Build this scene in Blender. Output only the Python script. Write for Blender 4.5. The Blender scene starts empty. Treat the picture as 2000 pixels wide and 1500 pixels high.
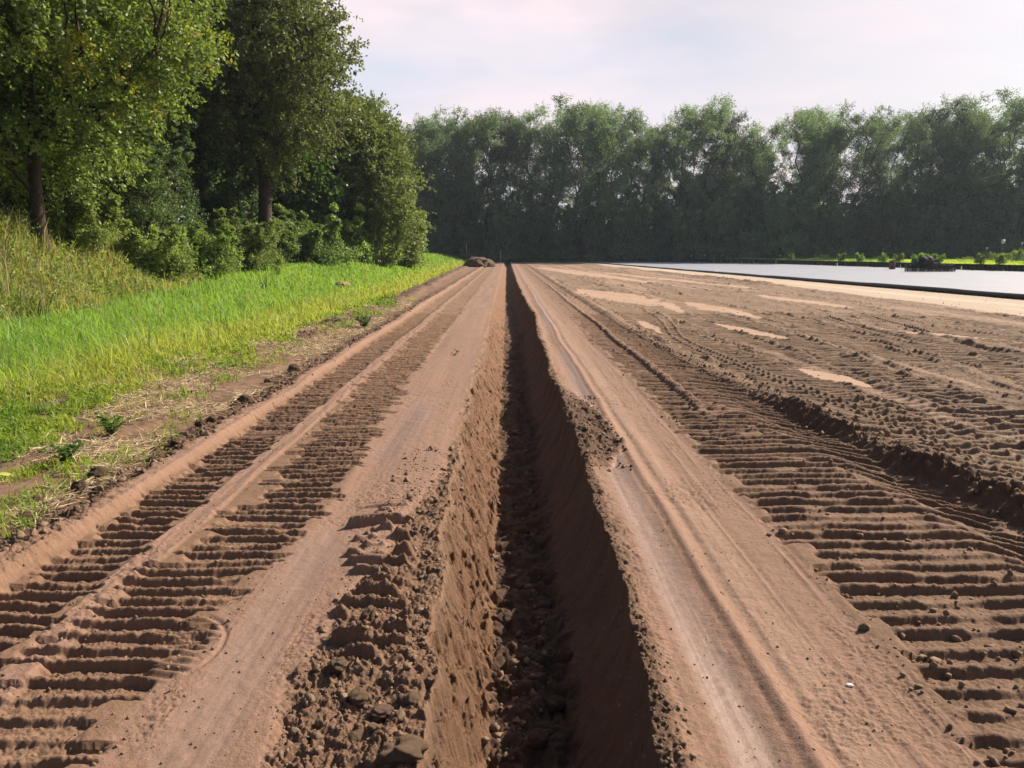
import bpy, bmesh, math, random
import numpy as np
from mathutils import Vector

C = bpy.context.scene.collection
PI = math.pi
R = math.radians
rng = np.random.default_rng(7)
random.seed(7)

# ------------------------------------------------------------------ camera
CAM_H = 1.6
PITCH = 9.80
cam = bpy.data.cameras.new('camera')
cam.lens = 27.0
cam.sensor_width = 36.0
cam.clip_start = 0.05
cam.clip_end = 6000
camo = bpy.data.objects.new('camera', cam)
C.objects.link(camo)
camo.location = (0, 0, CAM_H)
camo.rotation_euler = (R(90 - PITCH), 0, R(-0.38))
bpy.context.scene.camera = camo

# ------------------------------------------------------------------ light
SUN_EL, SUN_AZ = 37.0, 57.0          # azimuth measured from +Y towards +X
sdir = Vector((math.sin(R(SUN_AZ)) * math.cos(R(SUN_EL)), math.cos(R(SUN_AZ)) * math.cos(R(SUN_EL)), math.sin(R(SUN_EL))))
sl = bpy.data.lights.new('sun', 'SUN')
sl.energy = 5.0
sl.angle = R(0.6)
sl.color = (1.0, 0.89, 0.74)
so = bpy.data.objects.new('sun', sl)
C.objects.link(so)
so.rotation_euler = (-sdir).to_track_quat('-Z', 'Y').to_euler()
so.location = (30, 20, 40)

w = bpy.data.worlds.new('World')
bpy.context.scene.world = w
w.use_nodes = True
nt = w.node_tree
nt.nodes.clear()


def N(nt, t, **kw):
    n = nt.nodes.new(t)
    for k, v in kw.items():
        setattr(n, k, v)
    return n


def build_world():
    L = nt.links.new
    out = N(nt, 'ShaderNodeOutputWorld')
    bg = N(nt, 'ShaderNodeBackground')
    bg.inputs['Strength'].default_value = 0.1
    sky = N(nt, 'ShaderNodeTexSky')
    sky.sky_type = 'NISHITA'
    sky.sun_disc = False
    sky.sun_elevation = R(SUN_EL)
    sky.sun_rotation = R(SUN_AZ)
    sky.dust_density = 3.0
    tc = N(nt, 'ShaderNodeTexCoord')
    mp = N(nt, 'ShaderNodeMapping')
    mp.inputs['Scale'].default_value = (1.0, 1.0, 4.2)
    mp.inputs['Rotation'].default_value = (R(5), R(-9), 0)
    L(tc.outputs['Generated'], mp.inputs['Vector'])
    nz = N(nt, 'ShaderNodeTexNoise')
    nz.inputs['Scale'].default_value = 1.3
    nz.inputs['Detail'].default_value = 6
    nz.inputs['Roughness'].default_value = 0.5
    nz.inputs['Distortion'].default_value = 0.4
    L(mp.outputs[0], nz.inputs['Vector'])
    # cloud veil is thick ahead, thinner to the right and overhead
    dt = N(nt, 'ShaderNodeVectorMath', operation='DOT_PRODUCT')
    dt.inputs[1].default_value = Vector((-0.30, 0.95, -0.1)).normalized()
    L(tc.outputs['Generated'], dt.inputs[0])
    mr = N(nt, 'ShaderNodeMapRange')
    mr.inputs['From Min'].default_value = 0.0
    mr.inputs['From Max'].default_value = 1.0
    mr.inputs['To Min'].default_value = -0.6
    mr.inputs['To Max'].default_value = 0.42
    L(dt.outputs['Value'], mr.inputs['Value'])
    ad = N(nt, 'ShaderNodeMath', operation='ADD')
    L(nz.outputs['Fac'], ad.inputs[0])
    L(mr.outputs[0], ad.inputs[1])
    cr = N(nt, 'ShaderNodeValToRGB')
    cr.color_ramp.elements[0].position = 0.38
    cr.color_ramp.elements[0].color = (0, 0, 0, 1)
    cr.color_ramp.elements[1].position = 0.86
    cr.color_ramp.elements[1].color = (1, 1, 1, 1)
    L(ad.outputs[0], cr.inputs['Fac'])
    # cloud colour, a little pinker in some bands
    nz2 = N(nt, 'ShaderNodeTexNoise')
    nz2.inputs['Scale'].default_value = 2.2
    nz2.inputs['Detail'].default_value = 5
    L(mp.outputs[0], nz2.inputs['Vector'])
    cc = N(nt, 'ShaderNodeValToRGB')
    cc.color_ramp.elements[0].position = 0.34
    cc.color_ramp.elements[0].color = (0.69, 0.74, 0.87, 1)
    cc.color_ramp.elements[1].position = 0.58
    cc.color_ramp.elements[1].color = (0.99, 0.855, 0.895, 1)
    L(nz2.outputs['Fac'], cc.inputs['Fac'])
    k = N(nt, 'ShaderNodeVectorMath', operation='SCALE')
    k.inputs['Scale'].default_value = 5.8
    L(cc.outputs['Color'], k.inputs[0])
    k2 = N(nt, 'ShaderNodeVectorMath', operation='SCALE')
    k2.inputs['Scale'].default_value = 0.6
    L(sky.outputs['Color'], k2.inputs[0])
    mx = N(nt, 'ShaderNodeMix', data_type='RGBA')
    L(cr.outputs['Color'], mx.inputs['Factor'])
    L(k2.outputs[0], mx.inputs[6])
    L(k.outputs[0], mx.inputs[7])
    L(mx.outputs[2], bg.inputs['Color'])
    L(bg.outputs[0], out.inputs['Surface'])


build_world()
sc = bpy.context.scene
sc.view_settings.view_transform = 'Standard'
sc.view_settings.look = 'None'
sc.view_settings.exposure = 0.82
sc.view_settings.gamma = 1
sc.cycles.use_denoising = True
sc.cycles.max_bounces = 6
sc.cycles.diffuse_bounces = 3
sc.cycles.glossy_bounces = 2
sc.cycles.transmission_bounces = 3
sc.cycles.transparent_max_bounces = 4

# ------------------------------------------------------------------ helpers
_T = np.random.default_rng(1234).random(65536).astype(np.float32)


def hsh(i, j=0, s=0):
    i = np.asarray(i).astype(np.int64)
    j = np.asarray(j).astype(np.int64)
    v = (i * 73856093) ^ (j * 19349663) ^ (int(s) * 83492791 + 12345)
    v = (v ^ (v >> 13)) * 1274126177
    return _T[(v ^ (v >> 16)) & 65535]


def vn(x, y, s=0):
    xi = np.floor(x); yi = np.floor(y)
    fx = (x - xi); fy = (y - yi)
    fx = fx * fx * (3 - 2 * fx); fy = fy * fy * (3 - 2 * fy)
    a = hsh(xi, yi, s); b = hsh(xi + 1, yi, s); c = hsh(xi, yi + 1, s); d = hsh(xi + 1, yi + 1, s)
    return ((a + (b - a) * fx) * (1 - fy) + (c + (d - c) * fx) * fy) * 2 - 1


def fbm(x, y, s=0, o=4, g=0.5):
    r = 0; a = 1.0; t = 0
    for k in range(o):
        r = r + a * vn(x * (2.03 ** k) + 17.3 * k, y * (2.03 ** k) - 9.1 * k, s + k)
        t += a; a *= g
    return r / t


def cell(x, y, s=0):
    """distance to the nearest scattered point"""
    xi = np.floor(x); yi = np.floor(y)
    best = np.full(x.shape, 9.0, np.float32)
    for dx in (-1, 0, 1):
        for dy in (-1, 0, 1):
            cx = xi + dx; cy = yi + dy
            px = cx + hsh(cx, cy, s); py = cy + hsh(cx, cy, s + 1)
            best = np.minimum(best, (px - x) ** 2 + (py - y) ** 2)
    return np.sqrt(best)


def rocky(x, y, s, sc, amp):
    """broken lumps of uneven outline"""
    wx = x * sc + .55 * vn(x * sc * 1.3, y * sc * 1.3, s + 31) + .22 * vn(x * sc * 3.7, y * sc * 3.7, s + 33)
    wy = y * sc + .55 * vn(x * sc * 1.3 + 9, y * sc * 1.3, s + 32) + .22 * vn(x * sc * 3.7 + 5, y * sc * 3.7, s + 34)
    c = cell(wx, wy, s)
    k = .5 + .5 * vn(x * sc * .6, y * sc * .6, s + 35)
    return amp * k * np.minimum(np.clip(.66 - c, 0, 1) * 2.5, .62)


def ss(a, b, x):
    t = np.clip((x - a) / (b - a), 0, 1)
    return t * t * (3 - 2 * t)


def mesh_quads(name, V, F, mats, attrs=None, smooth=False):
    me = bpy.data.meshes.new(name)
    V = np.asarray(V, np.float32); F = np.asarray(F, np.int32)
    me.vertices.add(len(V)); me.vertices.foreach_set('co', V.ravel())
    k = F.shape[1]
    me.loops.add(F.size); me.loops.foreach_set('vertex_index', F.ravel())
    me.polygons.add(len(F)); me.polygons.foreach_set('loop_start', np.arange(len(F), dtype=np.int32) * k)
    if smooth:
        me.polygons.foreach_set('use_smooth', np.ones(len(F), bool))
    for an, av in (attrs or {}).items():
        av = np.asarray(av, np.float32)
        if av.ndim == 2:
            a = me.attributes.new(an, 'FLOAT_COLOR', 'POINT')
            if av.shape[1] == 3:
                av = np.concatenate([av, np.ones((len(av), 1), np.float32)], 1)
            a.data.foreach_set('color', av.ravel())
        else:
            a = me.attributes.new(an, 'FLOAT', 'POINT')
            a.data.foreach_set('value', av.ravel())
    for m in (mats if isinstance(mats, (list, tuple)) else [mats]):
        me.materials.append(m)
    me.update(calc_edges=True)
    return me


def obj(name, me, parent=None, loc=(0, 0, 0), rot=(0, 0, 0)):
    o = bpy.data.objects.new(name, me)
    C.objects.link(o)
    o.location = loc; o.rotation_euler = rot
    if parent is not None:
        o.parent = parent
    return o


def tag(o, label=None, cat=None, group=None, kind=None):
    if label: o['label'] = label
    if cat: o['category'] = cat
    if group: o['group'] = group
    if kind: o['kind'] = kind
    return o


def empty(name, loc, rz=0.0, s=1.0):
    o = bpy.data.objects.new(name, None)
    C.objects.link(o)
    o.location = loc; o.rotation_euler = (0, 0, rz); o.scale = (s, s, s)
    o.empty_display_size = 0.3
    return o


def mat(name, color, rough=0.8, attr=None, trans=0.0, bump=None, spec=0.3, var=0.0, varscale=8.0, rattr=None, hue=False, backcol=None, metallic=0.0, hv=(.8, 1.2)):
    m = bpy.data.materials.new(name)
    m.use_nodes = True
    t = m.node_tree; L = t.links.new
    b = t.nodes['Principled BSDF']; out = t.nodes['Material Output']
    b.inputs['Roughness'].default_value = rough
    b.inputs['Specular IOR Level'].default_value = spec
    b.inputs['Metallic'].default_value = metallic
    src = None
    if attr:
        a = N(t, 'ShaderNodeAttribute'); a.attribute_name = attr
        src = a.outputs['Color']
    else:
        rgb = N(t, 'ShaderNodeRGB'); rgb.outputs[0].default_value = (*color, 1)
        src = rgb.outputs[0]
    if var:
        tc = N(t, 'ShaderNodeTexCoord')
        nz = N(t, 'ShaderNodeTexNoise'); nz.inputs['Scale'].default_value = varscale; nz.inputs['Detail'].default_value = 5
        L(tc.outputs['Object'], nz.inputs['Vector'])
        mr = N(t, 'ShaderNodeMapRange'); mr.inputs['From Min'].default_value = 0.25; mr.inputs['From Max'].default_value = 0.75
        mr.inputs['To Min'].default_value = 1 - var; mr.inputs['To Max'].default_value = 1 + var
        L(nz.outputs['Fac'], mr.inputs['Value'])
        vm = N(t, 'ShaderNodeVectorMath', operation='SCALE')
        L(src, vm.inputs[0]); L(mr.outputs[0], vm.inputs['Scale'])
        src = vm.outputs[0]
    if hue:
        oi = N(t, 'ShaderNodeObjectInfo')
        hs = N(t, 'ShaderNodeHueSaturation')
        m1 = N(t, 'ShaderNodeMapRange'); m1.inputs['To Min'].default_value = 0.48; m1.inputs['To Max'].default_value = 0.52
        m2 = N(t, 'ShaderNodeMapRange'); m2.inputs['To Min'].default_value = hv[0]; m2.inputs['To Max'].default_value = hv[1]
        L(oi.outputs['Random'], m1.inputs['Value']); L(oi.outputs['Random'], m2.inputs['Value'])
        L(m1.outputs[0], hs.inputs['Hue']); L(m2.outputs[0], hs.inputs['Value'])
        L(src, hs.inputs['Color'])
        src = hs.outputs[0]
    L(src, b.inputs['Base Color'])
    if rattr:
        a = N(t, 'ShaderNodeAttribute'); a.attribute_name = rattr
        L(a.outputs['Fac'], b.inputs['Roughness'])
    if bump:
        tc = N(t, 'ShaderNodeTexCoord')
        nz = N(t, 'ShaderNodeTexNoise'); nz.inputs['Scale'].default_value = bump[0]; nz.inputs['Detail'].default_value = 6
        nz.inputs['Roughness'].default_value = 0.65
        L(tc.outputs['Object'], nz.inputs['Vector'])
        bp = N(t, 'ShaderNodeBump'); bp.inputs['Distance'].default_value = bump[1]; bp.inputs['Strength'].default_value = 1.0
        L(nz.outputs['Fac'], bp.inputs['Height']); L(bp.outputs[0], b.inputs['Normal'])
    if trans:
        tr = N(t, 'ShaderNodeBsdfTranslucent')
        g = N(t, 'ShaderNodeMix', data_type='RGBA', blend_type='MULTIPLY')
        g.inputs['Factor'].default_value = 1.0
        L(src, g.inputs[6]); g.inputs[7].default_value = (*(backcol or (1.25, 1.35, 0.5)), 1)
        L(g.outputs[2], tr.inputs['Color'])
        mx = N(t, 'ShaderNodeMixShader'); mx.inputs[0].default_value = trans
        L(b.outputs[0], mx.inputs[1]); L(tr.outputs[0], mx.inputs[2]); L(mx.outputs[0], out.inputs['Surface'])
    return m


# ------------------------------------------------------------------ terrain
def interp(Y, ys, xs):
    return np.interp(Y, ys, xs)


def trench_l(Y):
    return interp(Y, [0, 2.2, 3, 4.7, 6, 8, 12, 20, 40, 126], [-.27, -.28, -.33, -.37, -.41, -.42, -.40, -.43, -.42, -.40])


def trench_r(Y):
    return interp(Y, [0, 2.2, 2.8, 3.25, 3.85, 4.7, 5.9, 8, 12, 16, 20, 24, 30, 41, 126], [.46, .48, .50, .51, .53, .54, .59, .57, .57, .60, .70, .62, .55, .50, .48])


def edge_dark(Y):                     # edge of the grey sheet
    return 17.5 - (np.asarray(Y) - 26) * 0.062


def far_edge(Y):                      # far side of the grey sheet
    return interp(Y, [0, 50, 60, 98, 121, 130], [48, 41.8, 40.2, 34.2, 24.5, 22])


def grass_edge(Y):
    return interp(Y, [0, 4, 6.5, 9, 12, 17, 24, 40, 80, 200], [-3.2, -3.35, -3.75, -4.15, -4.2, -4.0, -3.9, -4.2, -4.7, -4.8])


def terrain(X, Y):
    X = np.asarray(X, np.float64); Y = np.asarray(Y, np.float64)
    z = 1.1 * ss(-4.8, -10.5, X) * ss(11, 52, Y)
    foot = interp(Y, [0, 10, 20, 30, 45, 60, 90], [-8.3, -9.2, -10.0, -10.8, -12.5, -14, -16])
    bk = ss(0, -2.9, X - foot) * interp(Y, [0, 20, 35, 60, 90], [2.1, 2.0, 1.3, .7, .4])
    z = z + bk
    z = z + 0.10 * ss(0.2, 2.0, grass_edge(Y) - X) * ss(3, 6, Y)
    z = z + 0.05 * vn(X * .25, Y * .2, 90) * ss(-3, -6, X)
    z = z + 0.30 * ss(0.8, 5, X - far_edge(Y)) * ss(30, 45, Y)
    return z


def lugs(X, Y, x0, x1, pitch, depth, s, skew=0.0, wob=0.03, rag=0.05, brk=0.35):
    """pressed cross bars of a crawler track; steep side towards smaller Y"""
    t = (Y + skew * (X - (x0 + x1) / 2) + wob * vn(X * 2.2, Y * 1.3, s + 5) + 0.006 * fbm(X * 22, Y * 22, s + 6, 2)) / pitch
    i = np.floor(t); f = t - i
    f = np.clip(f, 0, 1)
    e0 = x0 + rag * (hsh(i, 1, s) - .5) * 2
    e1 = x1 + rag * (hsh(i, 2, s) - .5) * 2
    n = .045 * fbm(X * 9, Y * 9, s + 9, 3)
    m = ss(0, .05, X - e0 + n) * ss(0, .05, e1 - X + n)
    amp = .65 + .6 * hsh(i, 3, s)
    amp = amp * (1 - brk * ss(.0, .55, fbm(X * 5 + i * 7.7, i * 3.1 + Y * .2, s + 3, 3)) * 1.4)
    wv = .06 * vn(X * 4, i * 3.7, s + 12)
    f2 = f + wv
    up = ss(0.02, .20, f2)
    top = np.where(f2 < .32, 1.0, np.clip(1 - ((f2 - .32) / .40), 0, 1) ** 1.3)
    prof = up * top + .10 * ss(.6, 1.0, f2)
    return m, depth * np.clip(amp, .1, 2) * (prof - .30)


def px2ground(px, py, z=0.0):
    p = R(PITCH)
    dy = (py - 750) / 1500; dx = (px - 990) / 1500
    t = (CAM_H - z) / (math.sin(p) + dy * math.cos(p))
    return t * dx, t * (math.cos(p) - dy * math.sin(p))


FLATS = [(px2ground(a, b), px2ground(c, d), w_) for a, b, c, d, w_ in (
    (1140, 566, 1285, 596, .70), (1345, 590, 1478, 621, .30), (1400, 632, 1545, 664, .17), (1570, 722, 1695, 754, .15), (1050, 522, 1270, 552, .8),
    (1480, 576, 1655, 601, .30), (1371, 813, 1406, 816, .035), (1300, 590, 1330, 610, .15), (1150, 530, 1500, 566, .35), (1700, 640, 2000, 672, .10), (1250, 628, 1290, 650, .12))]


def soil(X, Y):
    """detail height, colour, roughness of the worked soil"""
    n1 = fbm(X * 1.1, Y * .5, 1, 3)
    near = ss(60, 20, Y)
    Xs = X + .03 * vn(Y * .35, 0 * Y, 3) + .012 * vn(Y * 1.7, 0 * Y, 4)
    z = .012 * n1 + .0035 * fbm(X * 16, Y * 16, 5, 3)
    rough = np.full(X.shape, .93)
    lane = np.zeros(X.shape)            # 1 = smooth pinkish pressed sand
    dark = np.full(X.shape, .45)        # 1 = moist turned soil; inside the trench, painted shade
    orange = np.zeros(X.shape)
    streak = fbm(X * 38, Y * .8, 8, 3)
    fine = fbm(X * 30, Y * 30, 12, 3)
    fine2 = fbm(X * 75, Y * 75, 13, 2)
    crumbs = np.zeros(X.shape)

    blot = fbm(X * 2.6, Y * 1.6, 14, 4)
    # ---- left tracks
    m, h = lugs(Xs, Y, -2.42, -1.97, .114, .040, 20, skew=.02, brk=.40, wob=.02)
    z += m * (h - .03); dark = np.where(m > .3, .36, dark)
    lt = m.copy()
    wr = interp(Y, [0, 3, 5, 7, 10, 130], [-1.42, -1.34, -1.12, -1.2, -1.24, -1.26])
    m, h = lugs(Xs - wr, Y + .07, -1.81 + 1.24, 0, .114, .038, 30, skew=-.03, rag=.10, brk=.45, wob=.02)
    z += m * (h - .025); dark = np.where(m > .3, .34, dark)
    lt = np.maximum(lt, m)
    crumbs = np.maximum(crumbs, lt * .2)
    # ridge at the outer side of the left track
    rgo = .05 * fbm(X * 3, Y * 3, 40, 3)
    rg = ss(-2.41, -2.49, Xs) * ss(-2.70, -2.53, Xs + rgo)
    hb = rg * (.066 + .03 * vn(Y * .9, 0 * Y, 41))
    z += hb + rg * .006 * fbm(X * 8, Y * 30, 42, 2)
    rn = ss(5.5, 3.5, Y)
    z += rg * rn * (rocky(X, Y, 43, 11, .05) + .02 * fbm(X * 14, Y * 14, 45, 3))
    crumbs = np.maximum(crumbs, rg * rn * .8)
    lane = np.maximum(lane, rg * ss(-2.63, -2.56, Xs + rgo) * (.9 - .5 * rn))
    dark = np.where(rg > .3, .30, dark)
    # cloddy outside of ridge
    cl = ss(-2.50, -2.66, Xs) * ss(-3.05, -2.8, Xs)
    crumbs = np.maximum(crumbs, cl * 1.0)
    z += cl * (rocky(X, Y, 44, 9, .075) + rocky(X, Y, 48, 22, .03))
    dark = np.where(cl > .4, .68, dark)
    # dirt with straw
    st = ss(-2.85, -3.0, X)
    z += st * .03 * fbm(X * 4, Y * 4, 46, 4)
    dark = dark * (1 - st) + st * (.45 + .3 * fbm(X * 2, Y * 1.4, 47, 3))
    eb = ss(.5, .1, np.abs(X - grass_edge(Y) - .25 + .2 * vn(Y * .8, 0 * Y, 49))) * ss(11, 15, Y)
    z += eb * (.05 + rocky(X, Y, 148, 4, .14) + .05 * fbm(X * 4, Y * 4, 149, 3)); dark = np.maximum(dark, eb * .9); crumbs = np.maximum(crumbs, eb)
    # strip between the two tracks
    sp = ss(-1.985, -1.955, Xs) * ss(-1.80, -1.83, Xs)
    z += sp * (.012 + .008 * fbm(X * 20, Y * 3, 50, 2)); lane = np.maximum(lane, sp)
    # smooth lane on the left
    ln = ss(wr - .02, wr + .06, X) * ss(-.38, -.50, X)
    ln *= (1 - lt)
    z += ln * (-.008 + .0018 * streak + .010 * vn(X * 5, Y * .3, 52))
    lane = np.maximum(lane, ln * .95)
    lip_o = interp(Y, [0, 2.2, 2.6, 3.2, 3.8, 4.7, 5.6, 6.4, 8, 12, 130], [-.80, -.78, -.80, -.78, -.68, -.62, -.50, -.46, -.45, -.44, -.44]) + .05 * fbm(Y * 3, Y * 0, 53, 3)
    lip = ss(lip_o - .03, lip_o + .06, X) * ss(.0, -.1, X)
    z += lip * (.022 * fbm(X * 5, Y * 5, 55, 4) + rocky(X, Y, 56, 9, .034) + rocky(X, Y, 57, 16, .036) + rocky(X, Y, 59, 32, .022) - .035)
    crumbs = np.maximum(crumbs, lip)
    lane *= 1 - lip * .85; dark = dark * (1 - lip) + lip * .0
    # crooked bars pressed in the broken lip
    m, h = lugs(X + .1 * (Y - 3.5), Y - .35 * X, -.78, -.50, .115, .065, 58, skew=.25, rag=.10, wob=.06, brk=.7)
    m = m * ss(2.7, 3.0, Y) * ss(4.9, 4.4, Y)
    z += m * (h * 1.1 + .01)
    # small tread print in the left lane
    rr = np.hypot((X + 1.38) / .2, (Y - 2.93) / .28)
    m = ss(1.0, .85, rr)
    z += m * .010 * np.sin((Y + .15 * X) * 2 * PI / .055) * ss(-.3, .3, fbm(X * 9, Y * 9, 60, 2) + .3)
    z -= .008 * ss(.09, .0, np.abs(rr - 1.0)) * ss(-1.36, -1.3, X)
    # wet film
    wet = ss(.16, .05, np.abs(X - interp(Y, [0, 3, 5.5, 7, 12, 30], [-1.0, -1.05, -.98, -.9, -.78, -.8]))) * ss(.05, .5, vn(X * 1.0 + 5, Y * .5 + 1.5, 61) + .35)
    wet2 = ss(.11, .05, np.abs(X - .81 - .01 * (Y - 3))) * ss(1, 2, Y) * ss(.0, .4, vn(Y * .35, Y * 0, 63) + .5)
    wet = np.maximum(wet * ln, wet2) * (Y < 30)
    wet *= 1 - np.clip(lip * 2, 0, 1)
    wet *= ss(.5, .1, crumbs)

    # ---- right lane
    rl = ss(trench_r(Y) + .05, trench_r(Y) + .12, X) * ss(1.58, 1.50, Xs)
    z += rl * (-.012 + .0022 * streak + .006 * fbm(X * 9, Y * .5, 65, 2))
    z += rl * (.016 * ss(.05, .0, np.abs(Xs - .985)) - .014 * ss(.12, .02, np.abs(Xs - .82)) - .010 * ss(.05, .0, np.abs(Xs - 1.06)))
    z += rl * .004 * ss(.2, .5, streak) * ss(1.15, 1.35, X)
    lane = np.maximum(lane, rl * (.95 - .25 * ss(1.15, 1.5, X)))
    brt = ss(.15, .03, np.abs(Xs - 1.17 - .04 * vn(Y * .3, 0 * Y, 66))) * rl
    # rough wedge at the right lip
    q = ss(5.4, 5.9, Y) * ss(9.6, 7.6, Y)
    wx = interp(Y, [5.3, 5.7, 6.3, 7.2, 8.4, 9.5], [.72, .80, .98, .95, .82, .68])
    wd = q * ss(wx + .03, wx - .03, X + .03 * vn(X * 9, Y * 9, 67)) * (X > .2)
    z += wd * (.03 + .05 * fbm(X * 7, Y * 5, 68, 4) + rocky(X, Y, 69, 13, .05))
    crumbs = np.maximum(crumbs, wd); lane *= 1 - wd * .9; dark = np.maximum(dark, wd * .75)
    wet *= 1 - np.clip(wd * 3, 0, 1)
    # right lip crumbs
    rlx = X - trench_r(Y)
    rp = ss(-.06, 0, rlx) * ss(.17 + .08 * vn(Y * .7, 0 * Y, 73), .05, rlx + .03 * fbm(X * 6, Y * 6, 70, 2))
    z += rp * (.008 + rocky(X, Y, 71, 20, .035) + .02 * fbm(X * 12, Y * 12, 72, 3))
    crumbs = np.maximum(crumbs, rp); lane *= 1 - rp * .7; dark = np.maximum(dark, rp * .55)

    # ---- right tracks
    wall = interp(Y, [0, 2.5, 4.0, 4.9, 6.4, 8.4, 12.8, 17, 25, 40, 130], [3.0, 3.05, 3.12, 3.12, 2.98, 2.82, 2.55, 2.5, 2.5, 2.45, 2.4]) + .04 * fbm(Y * 1.3, 0 * Y, 80, 3)
    ribs = np.abs(np.sin(Y * PI / .16 + .6 * vn(Y * 2, 0 * Y, 88)))
    wall0 = wall
    curl = ss(.55, .0, wall - X)
    wobY = Y + .25 * curl * curl - .12 * ss(wall, wall + .3, X)
    wall = wall + .07 * (ribs - .5) * ss(18, 12, Y)
    m, h = lugs(Xs, wobY, 1.57, 3.05, .145, .045, 81, skew=-.02, rag=.07, wob=.035, brk=.5)
    m = m * ss(wall + .02, wall - .03, X)
    z += m * (h - .03); rt = m.copy()
    dark = np.where(m > .3, .50, dark)
    st2 = ss(.07, .03, np.abs(Xs - 2.02)) * ss(6.5, 9.5, Y)
    z += st2 * .045; lane = np.maximum(lane, st2 * .8)
    dark = dark - .25 * st2
    amp = (ss(2.2, 3.2, Y) * ss(10.5, 6.5, Y) * .6 + .28) * (1 + .5 * vn(Y * 1.1, 0 * Y, 79))
    z += amp * (-.06 * ss(.45, .08, np.abs(wall - .12 - X)) * (X < wall + .1) + .075 * ss(-.03, .09, X - wall) * ss(.65, .1, X - wall0))
    z += amp * .05 * ss(-.1, .05, X - wall) * ss(.35, .1, X - wall0) * (fbm(X * 8, Y * 8, 84, 3) + rocky(X, Y, 85, 8, .3))
    ww = ss(-.12, .02, X - wall) * ss(.3, .15, X - wall)
    crumbs = np.maximum(crumbs, ww); dark = np.maximum(dark, ww * .55)
    # wider field of crossing tracks
    fld = ss(wall0, wall0 + .25, X)
    flat = .5 * ss(.30, .44, fbm((X + .02 * Y) * 1.5, Y * .055, 86, 3) - .12 + .28 * ss(18, 50, Y) + .1 * fbm(X * 4, Y * 1.5, 89, 3))
    for (p0, p1, hw_) in FLATS:
        bx = p1[0] - p0[0]; by = p1[1] - p0[1]
        tt_ = np.clip(((X - p0[0]) * bx + (Y - p0[1]) * by) / (bx * bx + by * by), 0, 1)
        d = np.hypot(X - p0[0] - bx * tt_, Y - p0[1] - by * tt_) / (hw_ * 1.5 * (.35 + .65 * np.sin(tt_ * PI)))
        d = d + .5 * fbm(X * 3.5, Y * 1.6, 87, 4)
        flat = np.maximum(flat, ss(1.15, .8, d))
    fm = fld * (1 - flat)
    tot = np.zeros(X.shape)
    for j, (c0, wd_, sl, sd) in enumerate(((3.35, .62, .00, 100), (4.25, .5, .02, 110), (4.95, .55, .02, 120), (5.75, .6, .03, 130), (6.8, .6, -.03, 140),
                                           (7.7, .6, -.03, 150), (8.9, .6, .02, 160), (9.8, .6, .02, 170), (11.0, .6, -.02, 180), (12.0, .6, -.02, 190), (13.2, .6, 0, 200))):
        cc = c0 + sl * (Y - 8) + .25 * vn(Y * .12, 0 * Y + j, 101)
        sel = (X > cc - wd_ - .3) & (X < cc + wd_ + .3)
        mm = np.zeros(X.shape); hh = np.zeros(X.shape)
        if sel.any():
            a, b = lugs((X - cc)[sel], Y[sel] + .13 * j, -wd_ * .8, wd_ * .8, .165 + .015 * (j % 3), .055, sd, skew=.05 * ((j % 3) - 1), rag=.09, wob=.03, brk=.35)
            keep = ss(-.35, .0, fbm(X[sel] * .5 + j, Y[sel] * .35, 102 + j, 2) + .28)
            mm[sel] = a * keep; hh[sel] = b
            rd = ss(.10, .02, np.abs(np.abs((X - cc)[sel]) - wd_ * .82 + .08 * vn(Y[sel] * .9, 0 * Y[sel] + j, 142))) * keep * ss(-.3, .2, fbm(Y[sel] * .55 + j * 7, X[sel] * .5, 143, 2))
            z[sel] += rd * fm[sel] * (.018 + rocky(X[sel], Y[sel], 103, 9, .012) + .06 * fbm(X[sel] * 5, Y[sel] * 4, 104, 4))
            crumbs[sel] = np.maximum(crumbs[sel], rd * fm[sel])
        z += mm * fm * (hh - .01) * (1 - tot)
        tot = np.maximum(tot, mm)
    z += fm * (1 - tot) * (.070 * fbm(X * 3, Y * 2.2, 105, 5) + rocky(X, Y, 106, 9, .005))
    z += fld * .04 * fbm(X * .9, Y * .35, 107, 3)
    # long wheel ruts, some crossing at a slant
    for sd2, sl2, fr, am in ((144, .00, .75, .04), (145, .16, .5, .045), (146, -.10, .6, .035)):
        q_ = np.abs(vn((X + sl2 * Y) * fr + .5 * vn(Y * .15, X * 0, sd2 + 9), Y * .04, sd2))
        k_ = ss(.085, .02, q_) * fld * ss(-.2, .15, vn(X * .35, Y * .12, sd2 + 20)) * (1 - flat)
        z -= am * k_
        z += .5 * am * ss(.07, .10, q_) * ss(.17, .11, q_) * fld * (1 - flat)
        dark = dark + .5 * k_ * fld
    crumbs = np.maximum(crumbs, fm * (1 - tot) * .75)
    dark = dark * (1 - fld) + fld * (fm * (.50 + .30 * fbm(X * .8, Y * .5, 108, 3) + .3 * fbm(X * 4, Y * .4, 147, 3)) + (1 - fm) * .05)
    lane = np.maximum(lane * (1 - fld), fld * flat * .55)

    # pale sand beside the sheet
    sb = edge_dark(Y) - interp(Y, [15, 22, 40, 70, 125], [5.4, 4.8, 3.6, 3.0, 2.2])
    jit = .25 * fbm(Y * .6, X * .2, 110, 3)
    sand = ss(sb - .1 + jit, sb + .35 + jit, X) * (Y > -5)
    hp = ss(.9, .1, np.abs(X - sb + .5)) * ss(-.2, .3, vn(Y * .18, 0 * Y, 112) + .1)
    z += hp * (.09 + .07 * fbm(X * 2, Y * 1.2, 113, 4)) * (1 - sand)
    dark = np.maximum(dark, hp * .75); crumbs = np.maximum(crumbs, hp)
    z = z * (1 - sand) + sand * .01 * fbm(X * .7, Y * .7, 114, 3)

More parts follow.
